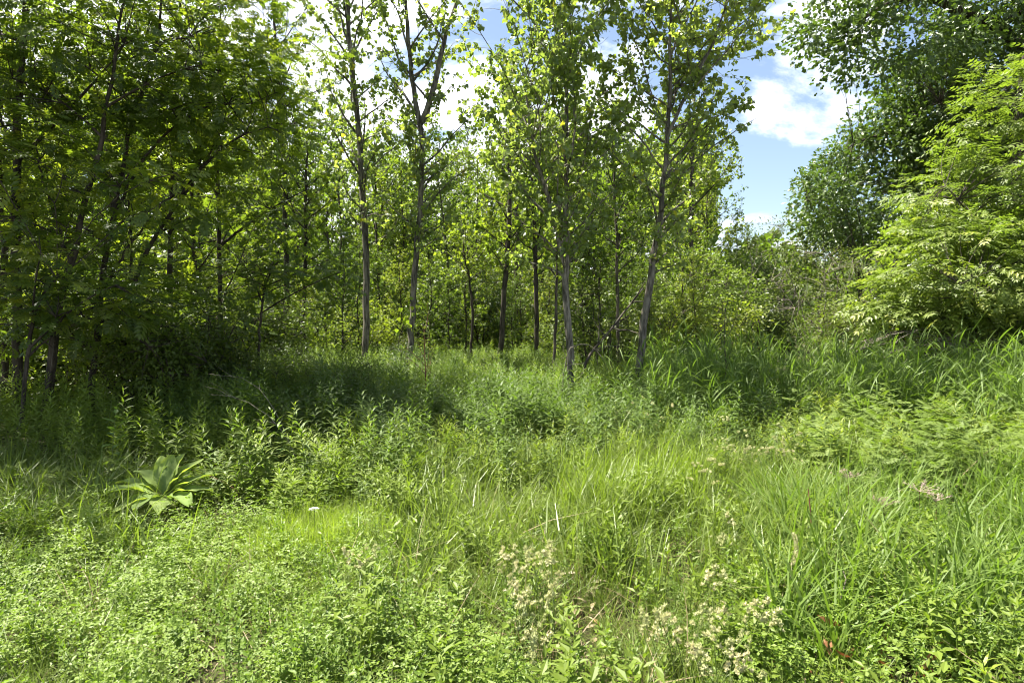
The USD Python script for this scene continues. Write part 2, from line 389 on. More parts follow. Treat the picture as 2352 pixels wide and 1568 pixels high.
def poplar(name, label, trunk, seed, n_branch, z0, top_r, mid_r, n_leaf, leaf_size, bark="bark_grey", leafmat="poplar", singles=0, forks=(), group=None, category="tree", branch_parts=True, leaf=None, low_r=0.5, rise=0.62, extra_dirs=(), thin=1.0):
    """An upright tree: a trunk (and forks), rising side branches with twigs, and leaves hanging from the twigs. top_r, mid_r, low_r: reach of the branches."""
    rng = np.random.default_rng(seed)
    origin = np.array([trunk[0, 0], trunk[0, 1], 0.0])
    tree = thing(name, label, category, origin, group)
    tp = roughen(rng, spline(trunk, 22), 0.012)
    part(tree, "trunk", Bag().tube(tp[:, :3], tp[:, 3], 10).out(), bark, smooth=True, origin=origin)
    stems = [tp]
    for f in forks:
        fp = roughen(rng, spline(f, 14), 0.01)
        part(tree, "trunk", Bag().tube(fp[:, :3], fp[:, 3], 8).out(), bark, smooth=True, origin=origin)
        stems.append(fp)
    z1 = max(s[-1, 2] for s in stems)
    pos, out = [], []
    for k in range(n_branch):
        st = stems[0] if len(stems) == 1 or rng.random() < 0.45 else stems[rng.integers(len(stems))]
        zmax, zmin = st[-1, 2], max(z0, st[0, 2])
        u = (k + rng.random()) / n_branch
        z = zmin + (zmax - zmin) * u
        i = np.clip(np.searchsorted(st[:, 2], z), 1, len(st) - 1)
        w = (z - st[i - 1, 2]) / max(st[i, 2] - st[i - 1, 2], 1e-6)
        base = st[i - 1] * (1 - w) + st[i] * w
        uu = (z - z0) / max(z1 - z0, .1)
        reach = np.interp(uu, [0, .2, .55, 1], [low_r, (low_r + mid_r) / 2, mid_r, top_r]) * rng.uniform(.6, 1.2)
        az = k * 2.399 + rng.uniform(-.5, .5)
        if len(extra_dirs) and rng.random() < 0.3:
            az = extra_dirs[rng.integers(len(extra_dirs))] + rng.normal(0, .35)
        el = rng.uniform(.35, .95) * rise + .15 + .3 * uu
        d = np.array([math.cos(az) * math.cos(el), math.sin(az) * math.cos(el), math.sin(el)])
        bag = Bag()
        L = reach / max(math.cos(el), .4)
        bp = grow(rng, base[:3], d, L, 7, (0, 0, .05), .13)
        r = min(base[3] * .55, .008 + .011 * L)
        bag.tube(bp, np.linspace(r, .003, len(bp)), 5)
        twigs = [(bp[3:], 1.0)]
        for _ in range(int(3 + 4 * L)):
            i = rng.integers(1, len(bp))
            q = bp[i - 1] + (bp[i] - bp[i - 1]) * rng.random()
            dd = unit(unit(bp[min(i + 1, 7)] - bp[i - 1]) + .9 * rng.standard_normal(3) * [1, 1, .6])
            tw = grow(rng, q, dd, L * rng.uniform(.18, .45), 4, (0, 0, .02), .15)
            bag.tube(tw, np.linspace(.0045, .002, len(tw)), 3)
            twigs.append((tw, 1.0))
        if branch_parts:
            part(tree, "branch", bag.out(), bark, smooth=True, origin=origin)
        else:
            out.append(bag.out())
        for tw, _ in twigs:
            for a, b in zip(tw[:-1], tw[1:]):
                pos.append((a, b))
    if out:
        b = Bag()
        for v, f in out:
            b.add(v, f)
        part(tree, "branch", b.out(), bark, smooth=True, origin=origin)
    seg = np.array(pos)
    ln = np.linalg.norm(seg[:, 1] - seg[:, 0], axis=1)
    per = 5         # leaves stand in little bunches on the twigs
    pick = np.repeat(rng.choice(len(seg), n_leaf // per + 1, p=ln / ln.sum()), per)[:n_leaf]
    u = np.clip(np.repeat(rng.random(n_leaf // per + 1), per)[:n_leaf, None] + rng.normal(0, .22, (n_leaf, 1)), 0, 1)
    p = seg[pick, 0] * (1 - u) + seg[pick, 1] * u
    outward = seg[pick, 1] - seg[pick, 0]
    outward /= np.linalg.norm(outward, axis=1, keepdims=True) + 1e-9
    off = rng.standard_normal((n_leaf, 3))
    off /= np.linalg.norm(off, axis=1, keepdims=True)
    p = p + off * rng.uniform(.01, .075, (n_leaf, 1)) * leaf_size / .09
    axis = off * .7 + outward * .35 + np.array([0, 0, -.55]) + .3 * rng.standard_normal((n_leaf, 3))
    nrm = rng.standard_normal((n_leaf, 3)) + np.array([0, 0, .8])
    v, lf = place(leaf or deltoid(), p, axis, nrm, leaf_size * rng.uniform(.5, 1.2, n_leaf))
    leaf_parts(tree, v, lf, leafmat, origin, singles)
    return tree


def in_blobs(rng, blobs, n, shell=0.55):
    """n points inside ellipsoids [(centre, radii, weight)], crowded towards their surface."""
    w = np.array([b[2] for b in blobs], float)
    k = rng.choice(len(blobs), n, p=w / w.sum())
    d = rng.standard_normal((n, 3))
    d /= np.linalg.norm(d, axis=1, keepdims=True)
    r = shell + (1 - shell) * rng.random(n) ** .6
    c, ra = np.array([b[0] for b in blobs])[k], np.array([b[1] for b in blobs])[k]
    return c + d * r[:, None] * ra, c, d


def crown_tree(name, label, trunk, seed, blobs, n_clump, per_clump, clump_r, leaf, leaf_size, leafmat, bark, forks=(), n_limb=10, singles=0, mode="frond", group=None, category="tree", shell=.5, leaf_name="leaf", flat=.6, limb_r=.035, droop=.3, stems=None, zmin=.25):
    """A tree or bush whose leafy clumps fill ellipsoids and hang on limbs that leave the trunk (or several stems)."""
    rng = np.random.default_rng(seed)
    origin = np.array([trunk[0, 0], trunk[0, 1], 0.0])
    tree = thing(name, label, category, origin, group)
    all_stems = []
    for k, s in enumerate([trunk, *forks]):
        sp = roughen(rng, spline(s, 18), .012)
        part(tree, "trunk" if category == "tree" else "stem", Bag().tube(sp[:, :3], sp[:, 3], 9 if k == 0 else 7).out(), bark, smooth=True, origin=origin)
        all_stems.append(sp)
    cl, cc, cd = in_blobs(rng, blobs, n_clump, shell)
    keep = cl[:, 2] > zmin
    cl, cc, cd = cl[keep], cc[keep], cd[keep]
    n_clump = len(cl)
    sp = np.vstack(all_stems)
    # limbs
    order = [int(rng.integers(n_clump))]
    dist = np.linalg.norm(cl - cl[order[0]], axis=1)
    while len(order) < min(n_limb, n_clump):
        j = int(np.argmax(dist))
        order.append(j)
        dist = np.minimum(dist, np.linalg.norm(cl - cl[j], axis=1))

    def join(a, b, sag):
        mid = (a + b) / 2 + np.array([0, 0, sag]) + .08 * rng.standard_normal(3) * np.linalg.norm(b - a)
        t = np.linspace(0, 1, 6)[:, None]
        return (1 - t) ** 2 * a + 2 * t * (1 - t) * mid + t ** 2 * b

    limbs, bags = [], []
    for j in order:
        h = np.linalg.norm(sp[:, :2] - cl[j, :2], axis=1)
        want = np.maximum(cl[j, 2] - .55 * h, sp[0, 2] + .5) + rng.normal(0, .3)
        s = sp[np.argmin(np.abs(sp[:, 2] - want) + .6 * h)]
        c = join(s[:3], cl[j], .12 * np.linalg.norm(cl[j] - s[:3]))
        b = Bag()
        r = min(s[3] * .7, limb_r)
        b.tube(c, np.linspace(r, .006, 6), 6)
        limbs.append(c)
        bags.append(b)
    lp = np.array(limbs)
    for j in range(n_clump):
        if j in order:
            continue
        q = lp.reshape(-1, 3)
        dd = np.linalg.norm(q - cl[j], axis=1) + .5 * np.maximum(q[:, 2] - cl[j, 2], 0)
        k = int(np.argmin(dd))
        c = join(q[k], cl[j], .1 * dd[k])
        bags[k // 6].tube(c, np.linspace(.009, .003, 6), 3)
    for b in bags:
        part(tree, "branch", b.out(), bark, smooth=True, origin=origin)
    # leaves
    n = n_clump * per_clump
    c = np.repeat(cl, per_clump, 0)
    outw = c - np.repeat(cc, per_clump, 0)
    outw /= np.linalg.norm(outw, axis=1, keepdims=True) + 1e-9
    d = rng.standard_normal((n, 3)) * [1, 1, flat]
    dn = d / (np.linalg.norm(d, axis=1, keepdims=True) + 1e-9)
    cr = np.repeat(clump_r * rng.uniform(.6, 1.3, n_clump), per_clump)[:, None]
    p = c + dn * cr * rng.random((n, 1)) ** .6
    if mode == "frond":      # compound leaves spreading from the twig ends and drooping
        axis = dn * [1, 1, .5] + outw * .5 + np.array([0, 0, .18 - droop]) + .15 * rng.standard_normal((n, 3))
        nrm = np.array([0, 0, 1.0]) + .35 * rng.standard_normal((n, 3)) + .25 * outw
    else:
        axis = dn * .8 + outw * .4 + np.array([0, 0, -.25]) + .4 * rng.standard_normal((n, 3))
        nrm = np.array([0, 0, .9]) + .75 * rng.standard_normal((n, 3)) + .4 * outw
    ok = p[:, 2] > .05
    v, lf = place(leaf, p[ok], axis[ok], nrm[ok], leaf_size * rng.uniform(.6, 1.15, ok.sum()))
    leaf_parts(tree, v, lf, leafmat, origin, singles, leaf_name)
    return tree


def build_front_poplars():
    t = trunk_points([(838, 832, .105), (842, 700, .10), (838, 500, .09), (822, 290, .082), (808, 150, .072), (797, 0, .06), (790, -180, .03)], 14.5, .7)
    poplar("poplar_tree", "tall poplar with pale grey trunk curving left towards the sky, clear of other trunks", t, 11, 36, 3.0, 1.0, 1.5, 3800, .095, singles=300, low_r=.8)
    t = trunk_points([(940, 840, .095), (948, 700, .09), (962, 500, .08), (968, 380, .075), (965, 285, .07)], 14.0, .7)
    f1 = np.array([(*pt(965, 290, 14.0), .06), (*pt(950, 200, 14.0), .05), (*pt(938, 90, 14.0), .042), (*pt(925, -80, 14.0), .02)])
    f2 = np.array([(*pt(967, 282, 14.0), .06), (*pt(1000, 190, 13.9), .055), (*pt(1020, 90, 13.8), .045), (*pt(1052, -10, 13.8), .038), (*pt(1075, -120, 13.7), .02)])
    poplar("poplar_tree", "poplar whose trunk forks into a wide V high above the goldenrod", t, 12, 38, 2.6, .9, 1.35, 4000, .095, singles=300, forks=[f1, f2], low_r=.7)
    t = trunk_points([(1312, 895, .085), (1306, 780, .08), (1298, 600, .07), (1299, 400, .055), (1300, 200, .042), (1296, 20, .03), (1290, -170, .012)], 10.5, .72)
    f = np.array([(*pt(1300, 620, 10.5), .035), (*pt(1270, 500, 10.4), .03), (*pt(1225, 330, 10.2), .022), (*pt(1200, 160, 10.1), .012)])
    poplar("poplar_tree", "bushy poplar with dense glossy crown, its slim trunk in the middle of the view", t, 13, 60, 2.0, 1.25, 1.7, 13500, .082, singles=300, forks=[f], low_r=.75, rise=.75)
    t = trunk_points([(1468, 890, .08), (1480, 740, .085), (1500, 610, .072), (1522, 450, .058), (1536, 240, .045), (1540, 40, .03), (1545, -170, .012)], 10.8, .72)
    f = np.array([(*pt(1528, 330, 10.8), .03), (*pt(1570, 230, 10.7), .025), (*pt(1640, 90, 10.6), .018), (*pt(1690, -60, 10.5), .01)])
    poplar("poplar_tree", "leaning poplar beside the open blue sky, crown reaching out to the right", t, 14, 58, 2.2, 1.2, 1.65, 12500, .082, singles=300, forks=[f], low_r=.8, rise=.7, extra_dirs=[0.0, .3])
    for k, (spec, Y, mat, nb, nl, label) in enumerate([
            ([(655, 810, .10), (658, 640, .09), (655, 420, .08), (642, 250, .06), (630, 60, .04), (620, -100, .02)], 16.5, "bark_mid", 30, 2600, "dark poplar standing left of the pale curved trunk, behind low leafy sprays"),
            ([(1148, 832, .095), (1160, 660, .085), (1170, 500, .07), (1172, 300, .05), (1170, 130, .02)], 15.8, "bark_mid", 28, 2200, "poplar with slightly leaning grey trunk between the forked tree and a black trunk"),
            ([(1185, 805, .085), (1186, 600, .075), (1190, 420, .06), (1192, 230, .03)], 20.0, "bark_mid", 26, 2000, "thin grey trunk farther back just right of the slightly leaning one"),
            ([(1233, 832, .075), (1231, 690, .07), (1228, 560, .06), (1222, 400, .045), (1215, 230, .02)], 15.0, "bark_dark", 26, 1900, "nearly black straight trunk with bare lower branches"),
            ([(1271, 868, .038), (1276, 760, .036), (1278, 640, .032), (1282, 480, .024), (1284, 320, .01)], 11.8, "bark_mid", 18, 1000, "sapling as thin as a pole just left of the bushy poplar"),
            ([(1590, 840, .085), (1588, 640, .08), (1588, 470, .07), (1592, 300, .05), (1600, 150, .02)], 18.0, "bark_mid", 24, 1500, "grey trunk showing against white cloud right of the leaning poplar"),
            ([(1420, 860, .045), (1418, 640, .042), (1412, 420, .03), (1405, 260, .015)], 13.5, "bark_mid", 22, 1300, "slim trunk in shade between the bushy and the leaning poplar"),
            ([(1080, 822, .05), (1086, 720, .045), (1076, 640, .03), (1064, 560, .02)], 16.0, "bark_dark", 12, 500, "small dark crooked tree with a forked top in the sunny gap"),
            ([(695, 806, .07), (700, 640, .06), (702, 480, .05), (705, 330, .02)], 16.2, "bark_dark", 20, 1200, "narrow black trunk close beside the dark poplar")]):
        t = trunk_points(spec, Y, .72)
        poplar("poplar_tree" if k < 7 else "young_tree", label, t, 30 + k, nb, 2.3 if k != 4 else 2.0, .5, 1.15, nl, .09, bark=mat, singles=0, low_r=.6, leafmat="woodland")


FR = frond(4, .38, .50, .18)
FR_LONG = frond(3, .42, .42, .22)


def build_left_trees():
    def bl(px, py, Y, rx, ry, rz, w=1.0):
        return (pt(px, py, Y), np.array([rx, ry, rz]), w)
    spec = [
        ("dark straight trunk at the far left edge under heavy foliage", [(40, 800, .085), (37, 600, .08), (40, 420, .07), (46, 240, .06), (60, 0, .055), (70, -200, .04), (80, -560, .015)], 9.0, [],
         [bl(60, 120, 9.2, 1.7, 1.6, 1.5, 1.6), bl(120, 420, 8.8, 1.3, 1.3, .6, .5), bl(60, -150, 9.2, 2.0, 2.0, 1.5, 1.0), bl(60, -480, 9.2, 2.2, 2.2, 1.3, 1.2)], 190),
        ("second black trunk cut by the left edge of the view", [(10, 800, .065), (9, 600, .06), (0, 420, .055), (-20, 150, .045), (-30, -450, .015)], 9.8, [],
         [bl(-60, 300, 9.8, 1.5, 1.4, 1.4, 1.0), bl(-40, 30, 9.8, 1.6, 1.6, 1.3, 1.0), bl(-160, -430, 9.6, 2.2, 2.2, 1.3, 1.2)], 130),
        ("leaning dark tree that forks low beside bright sunlit sprays", [(118, 840, .075), (130, 720, .07), (160, 620, .062), (192, 490, .05), (230, 330, .04), (270, 100, .025), (290, -80, .01)], 8.6,
         [[(162, 615, .035), (140, 540, .03), (118, 470, .022), (80, 330, .012)]],
         [bl(260, 80, 8.6, 1.4, 1.3, 1.2, 1.4), bl(150, 340, 8.2, 1.1, 1.1, .6, .6), bl(150, 690, 7.9, .9, .7, .28, .35), bl(300, -140, 8.6, 1.7, 1.6, 1.2, .3)], 130),
        ("dark tree rising left of the tangle of dead twigs", [(216, 850, .06), (228, 690, .055), (258, 510, .05), (280, 380, .042), (345, 150, .03), (380, -60, .015)], 9.4,
         [[(262, 500, .03), (310, 400, .028), (390, 300, .024), (500, 240, .015), (580, 238, .008)], [(228, 690, .03), (262, 620, .026), (330, 520, .02), (400, 440, .012)]],
         [bl(370, 60, 9.4, 1.5, 1.4, 1.2, 1.4), bl(330, 330, 9.2, 1.2, 1.1, .6, .5), bl(480, 200, 9.2, 1.2, 1.0, .7, .8), bl(400, -160, 9.4, 1.8, 1.8, 1.2, .25)], 140),
        ("dark tree with a limb slanting right across the shaded thicket", [(300, 860, .055), (302, 700, .05), (345, 560, .042), (400, 480, .035), (470, 380, .025), (520, 260, .012)], 10.0,
         [[(305, 690, .03), (300, 560, .028), (296, 420, .02), (290, 280, .012)]],
         [bl(520, 260, 10, 1.3, 1.2, 1.0, 1.2), bl(430, 420, 9.6, 1.1, 1.0, .5, .5)], 90),
        ("upright dark trunk in the middle of the shaded thicket", [(385, 850, .065), (390, 650, .06), (396, 480, .055), (402, 250, .04), (410, 20, .025), (415, -150, .01)], 11.0, [],
         [bl(430, 150, 11, 1.7, 1.5, 1.6, 1.2), bl(560, 60, 11, 1.5, 1.4, 1.4, 1.0), bl(440, -150, 11, 1.8, 1.8, 1.3, .2)], 130),
        ("slender dark tree at the right edge of the shaded thicket", [(507, 740, .055), (504, 560, .05), (498, 400, .042), (500, 200, .03), (508, 20, .015)], 11.5, [],
         [bl(560, 330, 11.5, 1.2, 1.2, 1.4, 1.0), bl(640, 480, 11.2, 1.0, .9, .7, .4), bl(600, 70, 11.5, 1.4, 1.3, 1.4, .9)], 110),
        ("leafy ash mostly outside the left edge, only its crown's rim in view", [(-330, 800, .07), (-320, 500, .06), (-300, 200, .05), (-290, -100, .04), (-290, -620, .015)], 7.6, [],
         [bl(-230, 250, 7.6, 1.3, 1.5, 1.1, 1.2), bl(-260, -20, 7.6, 1.7, 1.8, 1.2, 1.2), bl(-330, 450, 7.6, 1.2, 1.2, .8, .7), bl(-320, -420, 7.4, 2.0, 2.0, 1.4, 1.3), bl(-420, -700, 7.2, 1.7, 1.7, 1.1, .9)], 190),
        ("ash standing left of the meadow, outside the view, shading its left side", [(-800, 900, .07), (-795, 400, .06), (-790, 0, .04), (-780, -700, .015)], 6.2, [],
         [bl(-800, 0, 6.2, 1.7, 1.7, 1.2, 1), bl(-800, -450, 6.2, 1.8, 1.8, 1.3, 1.2), bl(-820, -900, 6.2, 1.5, 1.5, 1.0, .9)], 120),
        ("small leafy tree holding flat bright sprays in front of the dark poplar", [(590, 850, .03), (596, 760, .028), (610, 660, .022), (640, 600, .014)], 11.0, [],
         [bl(680, 620, 10.8, .9, .7, .22, 1.0), bl(560, 650, 10.8, .7, .6, .3, .6), bl(500, 590, 10.8, .6, .5, .25, .4)], 34),
        ("small tree with low drooping compound leaves at the left edge", [(60, 850, .03), (70, 760, .028), (90, 690, .02), (130, 640, .01)], 7.6, [],
         [bl(200, 700, 7.6, .9, .6, .25, 1.0), bl(60, 560, 7.6, .7, .6, .45, .8), bl(20, 400, 7.7, .8, .6, .5, .7), bl(260, 440, 7.8, .9, .7, .4, .8)], 60)]
    for k, (label, ts, Y, forks, blobs, n) in enumerate(spec):
        t = trunk_points(ts, Y, .72)
        fk = [np.array([(*pt(a, b, Y), r * .72) for a, b, r in f]) for f in forks]
        if k < 7:       # low leafy sprays that hide the stems almost to the ground
            lo = ts[0][0]
            blobs = blobs + [bl(lo + 40, 660, Y - .3, 1.0, .9, .5, .2), bl(lo - 50, 740, Y - .2, .9, .8, .4, .18), bl(lo + 20, 540, Y, 1.0, .9, .4, .2)]
            n = int(n * 1.08)
        crown_tree("ash_tree", label, t, 50 + k, blobs, int(n * .92), 10, .36, FR, .21, "ash", "bark_dark", fk, n_limb=11, singles=250 if k in (2, 10) else 0, leaf_name="compound_leaf", flat=.55, limb_r=.03, droop=.25)


def build_right_trees():
    rng = np.random.default_rng(7)

    def bl(px, py, Y, rx, ry, rz, w=1.0):
        return (pt(px, py, Y), np.array([rx, ry, rz]), w)
    Y = 20.0
    t = trunk_points([(2420, 800, .45), (2400, 500, .42), (2380, 250, .36), (2360, 20, .28), (2350, -250, .12)], Y + 1)
    forks = [np.array([(*pt(2385, 300, Y + 1), .2), (*pt(2290, 60, Y - 1), .15), (*pt(2190, 20, Y - 2), .11), (*pt(2080, -5, Y - 3), .07), (*pt(1960, 60, Y - 3), .03)]),
             np.array([(*pt(2390, 420, Y + 1), .16), (*pt(2250, 330, Y), .1), (*pt(2100, 300, Y - .5), .06), (*pt(1960, 330, Y - .5), .03)])]
    blobs = [bl(2300, 180, Y, 2.6, 2.6, 2.0, 1.5), bl(2150, 320, Y, 2.4, 2.4, 1.7, 1.5), bl(2010, 440, Y, 1.9, 2.0, 1.9, 1.2), bl(1930, 520, Y, 1.1, 1.4, 1.4, .7),
             bl(2070, 110, Y - 3, 1.9, 1.6, .7, .65), bl(1935, 70, Y - 3, 1.0, 1.2, .55, .4), bl(2250, -40, Y - 2, 2.4, 2.2, 1.2, 1.0), bl(2330, 40, Y - 1, 2.2, 2.0, 1.6, 1.0), bl(2350, 420, Y + 1, 3.0, 3.0, 2.4, 1.0),
             bl(2350, -300, Y, 4.5, 4.5, 2.5, 1.2), bl(2600, 100, Y, 3.5, 3.5, 3.5, 1.0), bl(2020, -30, Y - 3, 1.6, 1.2, .5, .4), bl(2190, 210, Y - .5, 2.0, 1.8, 1.5, 1.2), bl(2080, 330, Y, 1.7, 1.7, 1.4, 1.0), bl(2250, 380, Y, 2.2, 2.0, 1.8, 1.0)]
    crown_tree("oak_tree", "huge dark oak towering at the right, branch reaching out over the blue sky", t, 71, blobs, 900, 54, .58, lobed(), .165, "oak", "bark_dark", forks, n_limb=26, mode="broad", shell=.5, flat=.8, limb_r=.10, zmin=2.0)
    Y = 13.0
    t = trunk_points([(2345, 790, .12), (2340, 600, .11), (2335, 420, .09), (2340, 250, .06), (2350, 130, .02)], Y + .6)
    blobs = [bl(2350, 330, Y, 1.5, 1.5, 1.4, 1.2), bl(2240, 470, Y - .3, 1.3, 1.3, 1.0, 1.1), bl(2130, 600, Y - .5, 1.0, 1.1, .9, 1.0), bl(2250, 640, Y - .8, 1.2, 1.2, .9, 1.0), bl(2060, 690, Y - .5, .6, .9, .55, .5),
             bl(2360, 560, Y - 1, 1.2, 1.1, 1.2, .9), bl(2330, 230, Y + .3, .9, 1.0, .9, .6), bl(2480, 250, Y, 1.6, 1.6, 2.2, 1.0), bl(2150, 440, Y + .5, .7, .9, .6, .4), bl(2250, 600, Y - 1.6, 1.2, .7, .7, .7), bl(2330, 700, Y - 1, 1.1, .9, .5, .6), bl(2160, 710, Y - .8, 1.0, .9, .45, .5)]
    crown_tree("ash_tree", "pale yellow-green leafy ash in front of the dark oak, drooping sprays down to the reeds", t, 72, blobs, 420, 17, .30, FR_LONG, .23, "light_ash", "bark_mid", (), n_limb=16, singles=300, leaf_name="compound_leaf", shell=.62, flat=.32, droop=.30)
    KV = kite(.55, .45, .07)
    for k, (label, base, Y, blobs, n, per, mat, size, bark, cat) in enumerate([
            ("bright leafy bush right behind the leaning poplar's foot", [(1600, 840), (1590, 700)], 15.5, [bl(1610, 640, 15.5, .9, .9, .7, 1), bl(1680, 690, 15.3, .8, .8, .7, 1), bl(1560, 700, 15.5, .7, .8, .6, .7), bl(1610, 770, 15.4, 1.1, 1.0, .6, .8)], 150, 34, "light_ash", .085, "bark_mid", "bush"),
            ("dark green mounded bush under the white cloud", [(1745, 820), (1740, 700)], 18.0, [bl(1730, 650, 18, 1.0, 1.0, .9, 1), bl(1790, 700, 18, .9, .9, .9, .8), bl(1740, 760, 18, 1.2, 1.0, .7, .8)], 150, 34, "shrub", .085, "bark_mid", "bush"),
            ("tall bush with reddish young tips against the cloud", [(1800, 820), (1800, 650)], 21.0, [bl(1790, 570, 21, .9, .9, .9, 1), bl(1850, 590, 21, .7, .8, .7, .7), bl(1720, 570, 21, .5, .6, .6, .4), bl(1800, 690, 21, 1.3, 1.0, 1.0, .8)], 130, 30, "olive", .08, "bark_mid", "bush"),
            ("wide olive bush of arching twigs with bare pale stems", [(1890, 800), (1880, 690)], 15.5, [bl(1880, 620, 15.5, 1.0, .9, .7, 1), bl(1960, 660, 15.3, .9, .9, .8, 1), bl(1830, 700, 15.4, .9, .9, .8, .9), bl(1920, 740, 15, 1.2, 1.0, .6, .8)], 190, 26, "olive", .06, "dead_wood", "bush"),
            ("grey green bush at the foot of the pale ash", [(2120, 810), (2110, 740)], 12.6, [bl(2080, 745, 12.6, .9, .7, .45, 1), bl(2200, 740, 12.4, .9, .7, .45, 1), bl(2310, 740, 12.4, .9, .7, .5, 1)], 130, 34, "shrub", .055, "bark_mid", "bush"),
            ("dark bush in shade between the two front poplars and the bright bush", [(1400, 860), (1400, 760)], 14.0, [bl(1400, 720, 14, .9, .8, .9, 1), bl(1520, 730, 14.5, .9, .8, .9, 1), bl(1450, 790, 14, 1.2, .8, .6, .8)], 130, 34, "shrub", .06, "bark_dark", "bush"),
            ("young maple-like tree with light leaves in front of the oak's lower crown", [(1990, 760), (1960, 600), (1930, 500)], 17.5, [bl(1890, 450, 17.5, .75, .8, .9, 1), bl(1960, 540, 17.3, .9, .8, .8, 1), bl(1930, 370, 18, .5, .6, .5, .5)], 90, 40, "oak", .11, "bark_mid", "tree"),
            ]):
        spec = [(px, py, .05 - .02 * i) for i, (px, py) in enumerate(base)]
        t = trunk_points(spec, Y)
        forks = []
        r2 = np.random.default_rng(90 + k)
        for b in blobs:
            for _ in range(2):
                top = b[0] + r2.uniform(-.5, .5, 3) * b[1]
                mid = (t[0, :3] + top) / 2 + r2.normal(0, .15, 3) + [0, 0, .25]
                forks.append(np.array([(*t[0, :3], .025), (*mid, .015), (*top, .006)]))
        crown_tree("bush" if cat == "bush" else "young_tree", label, t, 80 + k, blobs, n, per, .26 if cat == "bush" else .34, KV if cat == "bush" else lobed(), size, mat, bark, forks, n_limb=10, mode="broad", category=cat, shell=.55, flat=.7, limb_r=.015)


build_front_poplars()
build_left_trees()
build_right_trees()


FRONT = [(60, "the trunk at the left edge"), (190, "the low-forked dark tree"), (300, "the slanting limb"), (395, "the upright dark trunk"), (505, "the slender dark tree"), (655, "the dark left poplar"), (838, "the pale curved poplar"), (962, "the V-forked poplar"), (1080, "the crooked dark tree"), (1160, "the leaning grey trunk"), (1232, "the black straight trunk"), (1306, "the bushy poplar"), (1500, "the leaning poplar"), (1600, "the trunk against the cloud"), (1740, "the dark mounded bush"), (1880, "the olive bush"), (2100, "the grey green bush"), (2340, "the pale ash")]
SAID = {}


def where_label(what, x, y):
    """Says where a woodland plant stands among the front trees, as the photograph shows it."""
    u = 1176 + 1568 * x / y
    px, ref = min(FRONT, key=lambda f: abs(f[0] - u))
    side = "just left of" if u < px - 22 else "just right of" if u > px + 22 else "behind"
    depth = "in front" if y < 16 else "farther back" if y < 24.5 else "far back" if y < 33 else "farthest back"
    return f"{what} {depth}, seen {side} {ref}"


def ordinal(n):
    return ("first second third fourth fifth sixth seventh eighth ninth tenth eleventh twelfth".split() + [f"{k}th" for k in range(13, 60)])[n]


